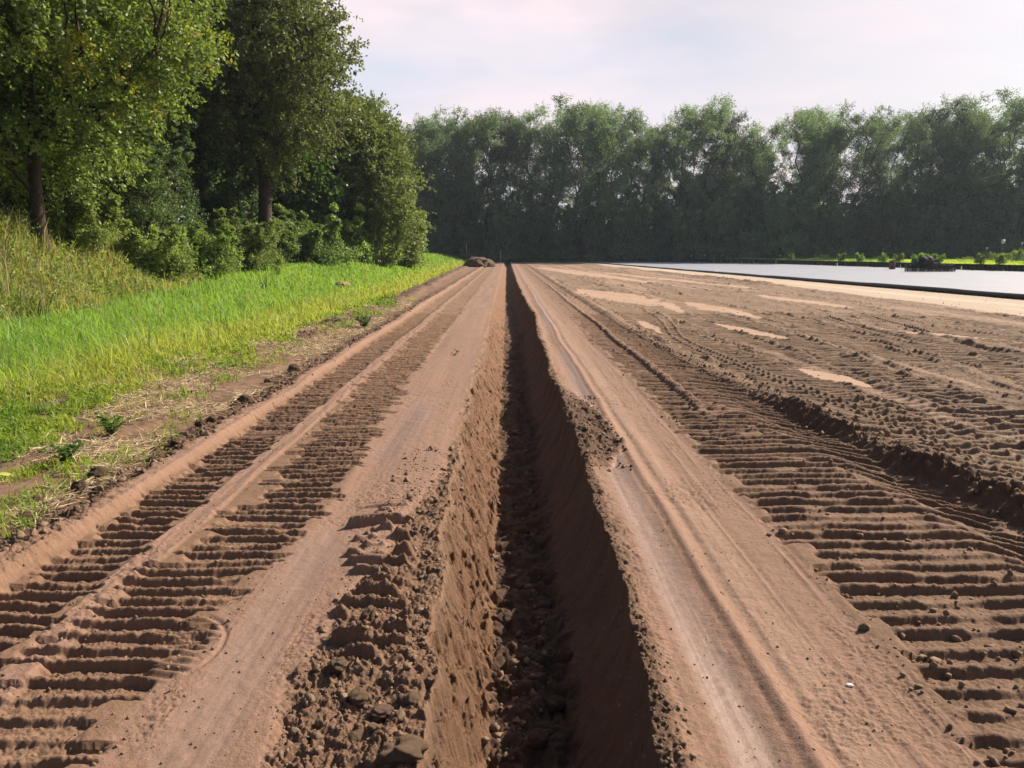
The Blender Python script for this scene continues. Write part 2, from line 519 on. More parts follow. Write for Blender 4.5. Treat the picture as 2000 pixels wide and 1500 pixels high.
    crumbs = np.maximum(crumbs, np.clip(lane, 0, 1) * ss(.05, .4, blot + .25 * ss(1.1, 1.4, X)) * .5 * ss(.15, .0, wet))
    # small crumb relief, grows on the broken areas
    z += crumbs * (.014 * fine + .010 * fine2) + (1 - crumbs) * .0016 * fine2 * (1 - sand) * (1 - wet)
    z += (lt + rt + tot * fm) * (.0025 * fine + rocky(X, Y, 141, 30, .005) + .003 * fine2)
    crumbs = np.maximum(crumbs, np.maximum(lt, rt) * .30)

    # ---- trench
    tl = trench_l(Y) + .075 * fbm(Y * 1.9, 0 * Y, 120, 5) * ss(30, 8, Y) + .03 * fbm(X * 6, Y * 6, 144, 3)
    tr = trench_r(Y) + .06 * fbm(Y * .8, 0 * Y, 121, 5) + .012 * vn(Y * 9, 0 * Y, 122)
    D = .56 + .03 * vn(Y * .5, 0 * Y, 123)
    fl0 = -.08 + .02 * vn(Y * .9, 0 * Y, 124); fl1 = .25 + .03 * vn(Y * .8, 0 * Y, 125) + .35 * (tr - .5)
    tl2 = tl + 0; Xw2 = X + .05 * fbm(X * 6, Y * 5, 134, 4) * ss(0, .08, X - tl)
    lw = np.clip((Xw2 - tl) / (fl0 - tl), 0, 1)
    rw = np.clip((tr - X) / (tr - fl1), 0, 1)
    zt = -D * np.minimum(lw ** .9, rw ** .55)
    intr = (X > tl) & (X < tr)
    wl = intr * ss(0, .12, lw) * ss(1.0, .86, lw) * ss(1.0, .9, lw)
    # pitted left wall
    pit = np.zeros(X.shape)
    se = intr
    if se.any():
        s3 = rocky(X[se], Y[se] * .8 + zt[se] * .6, 126, 10, 1.)
        s4 = rocky(X[se], Y[se] + zt[se] * .5, 127, 24, 1.)
        lum = .075 * fbm(X[se] * 5, Y[se] * 4, 128, 4)
        f_w = wl[se]
        f_f = (ss(.75, 1, lw) * ss(.6, .98, rw))[se]
        rwall = ss(.02, .15, rw[se]) * ss(.99, .7, rw[se])
        zt[se] += f_w * (lum * .9 - .09 * s3 - .05 * s4 + .03 + .04 * fine[se])
        zt[se] += f_f * (rocky(X[se], Y[se], 129, 8, .10) + rocky(X[se], Y[se], 133, 19, .04) + .05 * fbm(X[se] * 9, Y[se] * 9, 130, 4))
        # bucket scrape ripples on the right wall
        zt[se] += rwall * (.018 * np.sin(Y[se] * 9 + 6 * rw[se] + 2 * vn(Y[se] * .8, 0 * Y[se], 131)) + .006 * fbm(X[se] * 9, Y[se] * 6, 132, 4) * 2.2)
        crumbs[se] = np.maximum(crumbs[se] * .3, np.maximum(f_w * .9, f_f * .8))
    endm = ss(124, 118, Y)
    z = np.where(intr, z * (1 - np.minimum(1, lw * 8) * .6) * (1 - np.minimum(1, rw * 8) * .6) + zt * endm, z)
    z = z + intr * (.010 * fine * np.minimum(1, lw * 5) * np.minimum(1, rw * 5))
    orange = intr * ss(-.05, .35, lw + .3 * fine) * ss(1.15, .95, (X - tl) / (fl0 - tl))
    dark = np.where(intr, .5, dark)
    dark = np.where(intr, .5 + .45 * ss(-.02, .03, X - fl0), dark)  # shade of trench floor and right wall painted into the soil colour
    lane = np.where(intr, 0, lane)
    lane = np.clip(lane, 0, 1)

    # ---- colours (dry sand, moist soil and painted trench shade, orange subsoil, pale sand)
    def mixc(a, b, t):
        return a + (b - a) * t[..., None]
    c_dry = np.array([.245, .142, .088]); c_moist_shade = np.array([.090, .051, .032])
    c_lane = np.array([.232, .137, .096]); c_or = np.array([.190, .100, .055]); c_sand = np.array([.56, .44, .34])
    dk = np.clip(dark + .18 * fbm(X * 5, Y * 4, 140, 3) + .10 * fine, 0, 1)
    col = mixc(c_dry + 0 * X[..., None], c_moist_shade, dk)
    ln2 = np.clip(lane * (1 - .35 * ss(.1, .6, fine)) + 0, 0, 1)
    col = mixc(col, c_lane, ln2)
    col = mixc(col, np.array([.40, .265, .185]), np.clip(fld * flat + brt * .4, 0, 1) * .75 * (1 - crumbs * .5))
    col = col * (1 + .045 * streak * lane + .10 * blot * lane)[..., None]
    col = mixc(col, c_or, np.clip(orange * (.85 + .3 * fine), 0, 1))
    col = mixc(col, c_sand, sand)
    col = mixc(col, np.array([.195, .135, .110]), wet * .40)
    # greyer, sandier skin on the right-hand tracks
    col = mixc(col, np.array([.205, .138, .088]), fld * fm * .5)
    rough = .95 - .46 * wet
    soil.crumbs = crumbs * (1 - sand)
    return z, col, rough, sand


def build_ground():
    us = list(np.arange(-.62, .86, .00115))
    a = -.62; st = .0018
    left = []
    while a > -30:
        a -= st; left.append(a)
        if a < -.95: st *= 1.10
    b = .86; st = .002; right = []
    while b < 30:
        b += st; right.append(b)
        if b > .95: st *= 1.10
    U = np.array(left[::-1] + us + right)
    Ys = list(np.linspace(-6, 1.2, 30)) + list(np.arange(1.25, 1.9, .02)) + list(np.arange(1.9, 3.0, .0045))
    y = 3.0
    while y < 20: Ys.append(y); y += .0018 * y
    while y < 128: Ys.append(y); y += .0048 * y
    while y < 3000: Ys.append(y); y += .05 * y
    Yv = np.array(Ys)
    nx, ny = len(U), len(Yv)
    Y = np.repeat(Yv[:, None], nx, 1)
    X = U[None, :] * (np.maximum(Yv, 0)[:, None] + 1.0)
    shp = X.shape
    Z = terrain(X, Y)
    col = np.zeros(shp + (3,)); rough = np.full(shp, .95); crm = np.full(shp, .5)
    # grass floor colour
    g = fbm(X * .6, Y * .4, 150, 3)
    gcol = np.array([.115, .110, .045]) + g[..., None] * np.array([.03, .02, .01])
    col[:] = gcol
    ge = grass_edge(Y)
    inside = (X > ge - 1.6) & (X < 19) & (Y < 127)
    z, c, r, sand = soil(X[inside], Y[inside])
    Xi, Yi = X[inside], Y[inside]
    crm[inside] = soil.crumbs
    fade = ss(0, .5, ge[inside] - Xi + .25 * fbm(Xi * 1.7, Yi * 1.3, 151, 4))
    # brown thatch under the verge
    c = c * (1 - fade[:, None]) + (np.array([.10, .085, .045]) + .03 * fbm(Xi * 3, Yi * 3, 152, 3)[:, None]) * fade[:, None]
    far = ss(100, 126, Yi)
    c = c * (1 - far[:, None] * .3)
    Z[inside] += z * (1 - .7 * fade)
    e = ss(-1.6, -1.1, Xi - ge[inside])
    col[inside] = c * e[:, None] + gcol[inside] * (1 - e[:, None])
    rough[inside] = r
    # beyond the sheet: sand floor
    out = (X >= 19) & (X < far_edge(Y) + .6) & (Y < 127)
    col[out] = (.4, .33, .26)
    V = np.stack([X, Y, Z], -1).reshape(-1, 3)
    idx = np.arange(nx * ny).reshape(ny, nx)
    F = np.stack([idx[:-1, :-1], idx[:-1, 1:], idx[1:, 1:], idx[1:, :-1]], -1).reshape(-1, 4)
    m = bpy.data.materials.new('soil'); m.use_nodes = True
    t = m.node_tree; L = t.links.new; b = t.nodes['Principled BSDF']
    at = N(t, 'ShaderNodeAttribute'); at.attribute_name = 'col'
    ar = N(t, 'ShaderNodeAttribute'); ar.attribute_name = 'rgh'
    tc = N(t, 'ShaderNodeTexCoord')
    n1 = N(t, 'ShaderNodeTexNoise'); n1.inputs['Scale'].default_value = 55; n1.inputs['Detail'].default_value = 7; n1.inputs['Roughness'].default_value = .7
    L(tc.outputs['Object'], n1.inputs['Vector'])
    mr = N(t, 'ShaderNodeMapRange'); mr.inputs['From Min'].default_value = .3; mr.inputs['From Max'].default_value = .7
    mr.inputs['To Min'].default_value = .82; mr.inputs['To Max'].default_value = 1.16
    L(n1.outputs['Fac'], mr.inputs['Value'])
    vm = N(t, 'ShaderNodeVectorMath', operation='SCALE'); L(at.outputs['Color'], vm.inputs[0]); L(mr.outputs[0], vm.inputs['Scale'])
    L(vm.outputs[0], b.inputs['Base Color'])
    L(ar.outputs['Fac'], b.inputs['Roughness'])
    b.inputs['Specular IOR Level'].default_value = .35
    n2 = N(t, 'ShaderNodeTexNoise'); n2.inputs['Scale'].default_value = 120; n2.inputs['Detail'].default_value = 5; n2.inputs['Roughness'].default_value = .7
    L(tc.outputs['Object'], n2.inputs['Vector'])
    bp = N(t, 'ShaderNodeBump'); bp.inputs['Distance'].default_value = .006
    sm = N(t, 'ShaderNodeMath', operation='MULTIPLY'); sm.inputs[1].default_value = .9
    L(ar.outputs['Fac'], sm.inputs[0]); L(sm.outputs[0], bp.inputs['Strength'])
    L(n2.outputs['Fac'], bp.inputs['Height'])
    ac = N(t, 'ShaderNodeAttribute'); ac.attribute_name = 'crm'
    n3 = N(t, 'ShaderNodeTexNoise'); n3.inputs['Scale'].default_value = 38; n3.inputs['Detail'].default_value = 8; n3.inputs['Roughness'].default_value = .75
    n3.inputs['Distortion'].default_value = .6
    L(tc.outputs['Object'], n3.inputs['Vector'])
    bp2 = N(t, 'ShaderNodeBump'); bp2.inputs['Distance'].default_value = .022
    L(ac.outputs['Fac'], bp2.inputs['Strength']); L(n3.outputs['Fac'], bp2.inputs['Height']); L(bp.outputs[0], bp2.inputs['Normal'])
    L(bp2.outputs[0], b.inputs['Normal'])
    me = mesh_quads('ground', V, F, m, {'col': col.reshape(-1, 3), 'rgh': rough.ravel(), 'crm': crm.ravel()}, smooth=True)
    tag(obj('ground', me), kind='structure')
    return m


SOIL_MAT = build_ground()


def soil_z(x, y):
    x = np.atleast_1d(np.asarray(x, np.float64)); y = np.atleast_1d(np.asarray(y, np.float64))
    z, c, r, s = soil(x, y)
    ge = grass_edge(y)
    fade = ss(0, .5, ge - x)
    return terrain(x, y) + np.where(x > ge - 1.6, z * (1 - .7 * fade), 0)


# ------------------------------------------------------------------ plastic sheet and its pipe
def build_sheet():
    ys = np.linspace(6, 122, 117)
    us = np.linspace(0, 1, 60)
    Yg = np.repeat(ys[:, None], 60, 1)
    x0 = edge_dark(ys)[:, None]; x1 = far_edge(ys)[:, None]
    Xg = x0 + (x1 - x0) * us[None, :]
    Zg = .05 + .010 * fbm(Xg * .5, Yg * .25, 160, 3)
    V = np.stack([Xg, Yg, Zg], -1).reshape(-1, 3)
    idx = np.arange(117 * 60).reshape(117, 60)
    F = np.stack([idx[:-1, :-1], idx[:-1, 1:], idx[1:, 1:], idx[1:, :-1]], -1).reshape(-1, 4)
    m = bpy.data.materials.new('grey_woven_sheet'); m.use_nodes = True
    t = m.node_tree; L = t.links.new; b = t.nodes['Principled BSDF']
    tc = N(t, 'ShaderNodeTexCoord'); sx = N(t, 'ShaderNodeSeparateXYZ'); L(tc.outputs['Object'], sx.inputs[0])
    # seams every 4.2 m along the sheet
    md = N(t, 'ShaderNodeMath', operation='PINGPONG'); md.inputs[1].default_value = 2.1; L(sx.outputs['X'], md.inputs[0])
    lt = N(t, 'ShaderNodeMath', operation='LESS_THAN'); lt.inputs[1].default_value = .05; L(md.outputs[0], lt.inputs[0])
    nz = N(t, 'ShaderNodeTexNoise'); nz.inputs['Scale'].default_value = .35; nz.inputs['Detail'].default_value = 6
    L(tc.outputs['Object'], nz.inputs['Vector'])
    cr = N(t, 'ShaderNodeValToRGB'); cr.color_ramp.elements[0].position = .3; cr.color_ramp.elements[0].color = (.245, .255, .305, 1)
    cr.color_ramp.elements[1].position = .75; cr.color_ramp.elements[1].color = (.295, .305, .35, 1)
    L(nz.outputs['Fac'], cr.inputs['Fac'])
    mx = N(t, 'ShaderNodeMix', data_type='RGBA'); L(lt.outputs[0], mx.inputs['Factor']); L(cr.outputs['Color'], mx.inputs[6]); mx.inputs[7].default_value = (.21, .22, .26, 1)
    L(mx.outputs[2], b.inputs['Base Color'])
    b.inputs['Roughness'].default_value = .55; b.inputs['Specular IOR Level'].default_value = .3
    me = mesh_quads('sheet', V, F, m, smooth=True)
    tag(obj('ground_sheet', me), 'wide flat grey plastic sheet laid over the ground right of the pale sand', 'plastic sheet')


build_sheet()
BLACK = mat('black_plastic', (.007, .007, .008), rough=.5, var=.2, bump=(30, .002))
DUSTY = mat('dusty_black_plastic', (.012, .012, .012), rough=.6, var=.3, bump=(20, .003))


def tube(P, r, n=8, cap=True):
    P = np.asarray(P, float); r = np.broadcast_to(np.asarray(r, float), (len(P),))
    T = np.gradient(P, axis=0); T /= np.linalg.norm(T, axis=1)[:, None] + 1e-9
    ref = np.tile(np.array([0, 0, 1.0]), (len(P), 1))
    bad = np.abs(T[:, 2]) > .9
    ref[bad] = (1, 0, 0)
    if bad.any(): ref[:] = (1, .13, 0) if bad.sum() > len(P) / 2 else ref
    A = np.cross(T, ref); A /= np.linalg.norm(A, axis=1)[:, None] + 1e-9
    B = np.cross(T, A)
    a = np.linspace(0, 2 * PI, n, endpoint=False)
    V = P[:, None] + r[:, None, None] * (np.cos(a)[None, :, None] * A[:, None] + np.sin(a)[None, :, None] * B[:, None])
    V = V.reshape(-1, 3)
    F = []
    i = np.arange(len(P) - 1)[:, None] * n; k = np.arange(n)[None, :]; k2 = (k + 1) % n
    F = np.stack([i + k, i + k2, i + n + k2, i + n + k], -1).reshape(-1, 4)
    if cap:
        c0 = len(V); V = np.vstack([V, P[:1], P[-1:]])
        kk = np.arange(0, n, 2)
        f0 = np.stack([np.full(len(kk), c0), (kk + 2) % n, (kk + 1) % n, kk], -1)
        o = (len(P) - 1) * n
        f1 = np.stack([np.full(len(kk), c0 + 1), o + kk, o + (kk + 1) % n, o + (kk + 2) % n], -1)
        F = np.vstack([F, f0, f1])
    return V, F


class MB:
    def __init__(s): s.V = []; s.F = []; s.n = 0; s.A = []
    def add(s, V, F, col=None):
        V = np.asarray(V); F = np.asarray(F)
        s.V.append(V); s.F.append(F + s.n); s.n += len(V)
        if col is not None: s.A.append(np.broadcast_to(np.asarray(col, float), (len(V), 3)))
    def box(s, c, d, rz=0.0, tilt=0.0):
        v = np.array([[x, y, z] for x in (-.5, .5) for y in (-.5, .5) for z in (-.5, .5)]) * np.array(d)
        if tilt:
            v = np.stack([v[:, 0] * math.cos(tilt) + v[:, 2] * math.sin(tilt), v[:, 1], -v[:, 0] * math.sin(tilt) + v[:, 2] * math.cos(tilt)], -1)
        v = np.stack([v[:, 0] * math.cos(rz) - v[:, 1] * math.sin(rz), v[:, 0] * math.sin(rz) + v[:, 1] * math.cos(rz), v[:, 2]], -1)
        s.add(v + np.array(c), [[0, 1, 3, 2], [4, 6, 7, 5], [0, 4, 5, 1], [2, 3, 7, 6], [0, 2, 6, 4], [1, 5, 7, 3]])
    def mesh(s, name, m, smooth=False):
        at = {'col': np.vstack(s.A)} if s.A else None
        return mesh_quads(name, np.vstack(s.V), np.vstack(s.F), m, at, smooth)


def build_pipe():
    ys = np.linspace(8, 122, 160)
    P = np.stack([edge_dark(ys) - .12 + .05 * vn(ys * .3, 0 * ys, 170), ys, interp(ys, [8, 30, 60, 120], [.105, .085, .03, -.02]) + .012 * vn(ys * .6, 0 * ys, 171)], -1)
    V, F = tube(P, .105, 10)
    me = mesh_quads('edge_pipe', V, F, BLACK, smooth=True)
    tag(obj('edge_pipe', me), 'long thick black pipe along the near edge of the grey sheet', 'pipe')


build_pipe()


# ------------------------------------------------------------------ leaves
def leaf_quads(P, D, Nn, L, W, fold=0.0):
    """rhombic leaves: P base (n,3), D direction, Nn side helper"""
    D = D / (np.linalg.norm(D, axis=1)[:, None] + 1e-9)
    S = np.cross(D, Nn); S /= np.linalg.norm(S, axis=1)[:, None] + 1e-9
    L = np.broadcast_to(L, (len(P),))[:, None]; W = np.broadcast_to(W, (len(P),))[:, None]
    up = np.cross(S, D)
    m = P + D * L * .5
    V = np.stack([P, m + S * W * .5 + up * W * fold, P + D * L, m - S * W * .5 + up * W * fold], 1).reshape(-1, 3)
    F = np.arange(len(P) * 4).reshape(-1, 4)
    return V, F


def rdir(g, n):
    v = g.normal(size=(n, 3)); return v / np.linalg.norm(v, axis=1)[:, None]


def foliage(g, centres, radii, nspray, nleaf, L, W, base_c, var_c, out_from=None, droop=-.1, flat=.75, up_bias=.5, yellow=None, slen=.55):
    """leaf sprays in clumps"""
    n = len(centres)
    cid = np.repeat(np.arange(n), nspray)
    d = rdir(g, len(cid)); d[:, 2] *= flat
    rr = g.random(len(cid)) ** .45
    start = centres[cid] + d * (radii[cid] * rr * .85)[:, None]
    sd = d + rdir(g, len(cid)) * .6
    if out_from is not None:
        o = centres[cid] - out_from; o /= np.linalg.norm(o, axis=1)[:, None] + 1e-9
        sd += o * .6
    sd[:, 2] += droop
    sd /= np.linalg.norm(sd, axis=1)[:, None]
    sl = radii[cid] * slen * (.5 + g.random(len(cid)))
    sid = np.repeat(np.arange(len(cid)), nleaf)
    t = g.random(len(sid))
    P = start[sid] + sd[sid] * (t * sl[sid])[:, None] + rdir(g, len(sid)) * (L * .6)
    D = sd[sid] * .7 + rdir(g, len(sid)) * .9
    Nn = rdir(g, len(sid)) * .8; Nn[:, 2] += up_bias
    Ls = L * (.6 + .7 * g.random(len(sid))); Ws = W * (.6 + .7 * g.random(len(sid)))
    V, F = leaf_quads(P, D, Nn, Ls, Ws, .12)
    cc = g.normal(size=(n, 1)) * .5 + 0
    c = np.array(base_c)[None] * (1 + .22 * cc[cid][sid] + .22 * g.normal(size=(len(sid), 1)))
    c = c + np.array(var_c)[None] * np.clip(g.normal(size=(len(sid), 1)) * .5 + cc[cid][sid] * .8, -.8, 1.6)
    if yellow is not None:
        ymask = (yellow[cid] * (g.random(len(cid)) < .45))[sid] > 0
        c[ymask] = np.array([.34, .31, .06]) * (.7 + .6 * g.random((ymask.sum(), 1)))
    c = np.clip(c, .008, 1)
    return V, F, np.repeat(c, 4, 0)


def limb(g, a, b, r0, r1, n=7, sag=.0, wig=.08):
    t = np.linspace(0, 1, n)[:, None]
    a = np.asarray(a, float); b = np.asarray(b, float)
    L = np.linalg.norm(b - a)
    P = a + (b - a) * t + np.array([0, 0, 1.0]) * (sag * L * np.sin(t * PI))
    P += np.cumsum(g.normal(size=(n, 3)) * wig * L / n, 0) * np.sin(t * PI) ** .5
    return P, r0 + (r1 - r0) * t[:, 0] ** .8


LEAF = mat('oak_leaf', (0, 0, 0), attr='col', rough=.5, trans=.42, spec=.4, hue=True, backcol=(1.2, 1.3, .6))
LEAF_FAR = mat('far_leaf', (0, 0, 0), attr='col', rough=.6, trans=.42, spec=.35, hue=True, backcol=(1.3, 1.45, .7), hv=(.6, 1.5))
BARK = mat('bark', (.060, .042, .032), rough=.95, var=.35, varscale=5, bump=(14, .05))
BARK_FAR = mat('far_bark', (.045, .040, .034), rough=.95, var=.3)


def broad_tree(name, base, H, Rr, cz0, g, nclump, nspray, nleaf, L, W, label, cat='tree', group=None, trunk_r=.3, lean=(0, 0), base_c=(.062, .090, .018), var_c=(.02, .02, .002),
               rc=(.9, 1.5), gap=0.0, yellow_side=False, mats=None, droop=-.1, nlimb=14, shape=1.0, slen=.55):
    """single trunk, limbs to every clump group, clumps of sprays"""
    root = empty(name, base)
    tag(root, label, cat, group)
    lm, bm_ = mats or (LEAF, BARK)
    top = np.array([lean[0], lean[1], H * .93])
    # clump centres in an uneven ellipsoid
    cs = []
    tries = 0
    cc = np.array([lean[0] * .6, lean[1] * .6, (cz0 + H) / 2])
    hz = (H - cz0) / 2
    lob = g.normal(size=(9, 3)); lob /= np.linalg.norm(lob, axis=1)[:, None]
    lw = .75 + .5 * g.random(9)
    while len(cs) < nclump and tries < 60000:
        tries += 1
        d = rdir(g, 1)[0]
        k = (lob @ d); sel = np.argmax(k)
        ext = .72 + .28 * (lw[sel] * max(0, k[sel]) ** 2)
        r = g.random() ** (.36)
        p = cc + np.array([d[0] * Rr, d[1] * Rr, d[2] * hz]) * r * ext
        if shape != 1.0:
            f = (p[2] - cz0) / (H - cz0)
            sca = 1 - (shape - 1) * max(0, f)
            p[:2] = cc[:2] + (p[:2] - cc[:2]) * sca
        if cs and np.min(np.linalg.norm(np.array(cs) - p, axis=1)) < rc[0] * (.62 + gap): continue
        cs.append(p)
    cs = np.array(cs)
    rad = g.uniform(rc[0], rc[1], len(cs))
    # wood
    wb = MB()
    tp = np.array([[0, 0, -.5], [lean[0] * .05, lean[1] * .05, H * .12], [lean[0] * .2 + .1, lean[1] * .2, H * .35], [lean[0] * .5 - .1, lean[1] * .5, H * .62], [lean[0] * .9, lean[1] * .9, H * .9]])
    tt = np.linspace(0, 4, 22)
    tpP = np.stack([np.interp(tt, range(5), tp[:, i]) for i in range(3)], -1)
    tpP[:, :2] += .06 * np.stack([vn(tt * 1.5, 0 * tt, int(H * 10)), vn(tt * 1.5, 0 * tt + 5, int(H * 10))], -1)
    tr = trunk_r * (1.25 * np.exp(-tt * 4) * .5 + 1) * (1 - tt / 4 * .88)
    V, F = tube(tpP, tr, 12); wb.add(V, F)
    # limbs: pick seeds, assign clumps
    idx = g.permutation(len(cs))[:nlimb]
    ends = []
    for q in idx:
        e = cs[q]
        hz0 = min(max(cz0 * .8, e[2] - .55 * np.hypot(e[0], e[1])), H * .8)
        f = np.clip(hz0 / (H * .9), 0.1, 1) 
        a = np.array([np.interp(hz0, tpP[:, 2], tpP[:, i]) for i in range(3)])
        P, rr = limb(g, a, e, trunk_r * .42 * (1 - f * .5), .03, 9, sag=.08, wig=.5)
        V, F = tube(P, rr, 7); wb.add(V, F)
        ends.append(P)
    allp = np.vstack([tpP[6:]] + ends)
    for c in cs:
        k = np.argmin(np.linalg.norm(allp - c, axis=1) + .3 * np.maximum(0, allp[:, 2] - c[2]))
        P, rr = limb(g, allp[k], c, .045, .012, 5, sag=.05, wig=.4)
        V, F = tube(P, rr, 4, cap=False); wb.add(V, F)
    obj('trunk', wb.mesh(name + '_trunk', bm_, True), root)
    ye = None
    if yellow_side:
        ye = ((cs[:, 0] > 1.5) & (g.random(len(cs)) < .14)) * 1.0
    V, F, c = foliage(g, cs, rad, nspray, nleaf, L, W, base_c, var_c, out_from=cc, droop=droop, yellow=ye, slen=slen)
    obj('crown', mesh_quads(name + '_crown', V, F, lm, {'col': c}), root)
    return root


def shrub_mesh(g, w_, h_, nclump, nspray, nleaf, L, W, base_c, var_c, droop=.1, rc=(.3, .55)):
    d = rdir(g, nclump); d[:, 2] = np.abs(d[:, 2])
    r = g.random(nclump) ** .4
    cs = d * r[:, None] * np.array([w_ / 2, w_ / 2, h_ * .85]) * (.8 + .3 * g.random((nclump, 1)))
    cs[:, 2] += .12 * h_
    rad = g.uniform(rc[0], rc[1], nclump)
    # upright shoots break the outline
    sh = []; sr = []
    for q in range(int(nclump * .3)):
        a = g.random() * 6.28; b = w_ * .5 * g.random() ** .6
        p0 = np.array([math.cos(a) * b, math.sin(a) * b, h_ * (.55 + .2 * g.random())])
        dv = np.array([math.cos(a) * .35, math.sin(a) * .35, 1.0]) + g.normal(size=3) * .2
        for k in range(4):
            sh.append(p0 + dv * h_ * .16 * (k + .5) * g.uniform(.6, 1.1)); sr.append(rc[0] * (.9 - .17 * k))
    cs = np.vstack([cs, np.array(sh)]); rad = np.concatenate([rad, np.array(sr)])
    V, F, c = foliage(g, cs, rad, nspray, nleaf, L, W, base_c, var_c, out_from=np.array([0, 0, h_ * .2]), droop=droop)
    wb = MB()
    for q in cs[::2]:
        P, rr = limb(g, (q[0] * .08, q[1] * .08, -.1), q, .03 * max(1, h_ / 2), .008, 5, .1, .4)
        a, b = tube(P, rr, 5, cap=False); wb.add(a, b)
    return (V, F, c), wb


def gz(x, y): return float(terrain(np.array([x]), np.array([y]))[0])


def build_left_trees():
    g = np.random.default_rng(11)
    x, y = -11.9, 20.0
    broad_tree('oak_tree', (x, y, gz(x, y) - .05), 13.5, 5.1, 1.7, g, 300, 36, 17, .118, .078, 'big oak with slim brown trunk on the bank, yellowing leaf tips on its right side', 'oak tree',
               trunk_r=.185, base_c=(.175, .215, .058), var_c=(.050, .045, .006), rc=(.65, 1.1), yellow_side=True, droop=-.25, nlimb=22)
    x, y = -11.7, 38.0
    broad_tree('oak_tree', (x, y, gz(x, y) - .05), 17.5, 4.1, 3.5, g, 190, 30, 15, .165, .11, 'tall dark oak with thick trunk and open limbs rising above the bramble thicket', 'oak tree',
               trunk_r=.42, base_c=(.160, .200, .080), var_c=(.018, .018, .002), rc=(.8, 1.35), gap=.25, nlimb=26, lean=(.3, 0))
    x, y = -9.0, 50.0
    broad_tree('maple_tree', (x, y, gz(x, y) - .05), 10.0, 3.75, .6, g, 180, 30, 14, .18, .12, 'round leafy tree with foliage down to the grass, last before the far dark tree row', 'tree',
               trunk_r=.28, base_c=(.160, .195, .070), var_c=(.02, .02, .002), rc=(.9, 1.4), nlimb=14, shape=1.25)
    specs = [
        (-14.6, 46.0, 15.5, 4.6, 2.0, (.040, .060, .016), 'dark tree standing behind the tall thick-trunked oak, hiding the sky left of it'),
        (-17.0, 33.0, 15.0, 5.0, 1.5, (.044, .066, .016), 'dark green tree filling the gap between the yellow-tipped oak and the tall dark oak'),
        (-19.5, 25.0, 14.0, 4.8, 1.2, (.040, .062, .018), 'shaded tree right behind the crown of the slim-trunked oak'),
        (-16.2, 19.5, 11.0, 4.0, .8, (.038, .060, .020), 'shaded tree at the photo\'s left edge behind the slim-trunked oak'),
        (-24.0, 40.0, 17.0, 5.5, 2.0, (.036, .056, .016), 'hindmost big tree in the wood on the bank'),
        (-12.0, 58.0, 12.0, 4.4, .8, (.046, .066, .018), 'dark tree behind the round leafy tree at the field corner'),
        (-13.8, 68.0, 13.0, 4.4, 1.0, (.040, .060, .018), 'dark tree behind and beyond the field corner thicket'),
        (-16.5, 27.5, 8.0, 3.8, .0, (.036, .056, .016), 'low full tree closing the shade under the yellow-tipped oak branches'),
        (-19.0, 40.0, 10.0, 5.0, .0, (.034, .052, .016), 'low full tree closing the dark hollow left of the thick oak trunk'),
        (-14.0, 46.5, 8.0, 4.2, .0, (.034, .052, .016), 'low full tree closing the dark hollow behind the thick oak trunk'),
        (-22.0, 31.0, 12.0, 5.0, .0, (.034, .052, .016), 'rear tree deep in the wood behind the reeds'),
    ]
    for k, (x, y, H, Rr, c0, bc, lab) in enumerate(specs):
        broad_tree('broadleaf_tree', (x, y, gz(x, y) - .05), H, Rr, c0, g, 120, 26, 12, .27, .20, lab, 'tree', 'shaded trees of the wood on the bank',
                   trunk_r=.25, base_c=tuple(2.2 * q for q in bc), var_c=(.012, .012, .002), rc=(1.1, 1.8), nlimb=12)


build_left_trees()


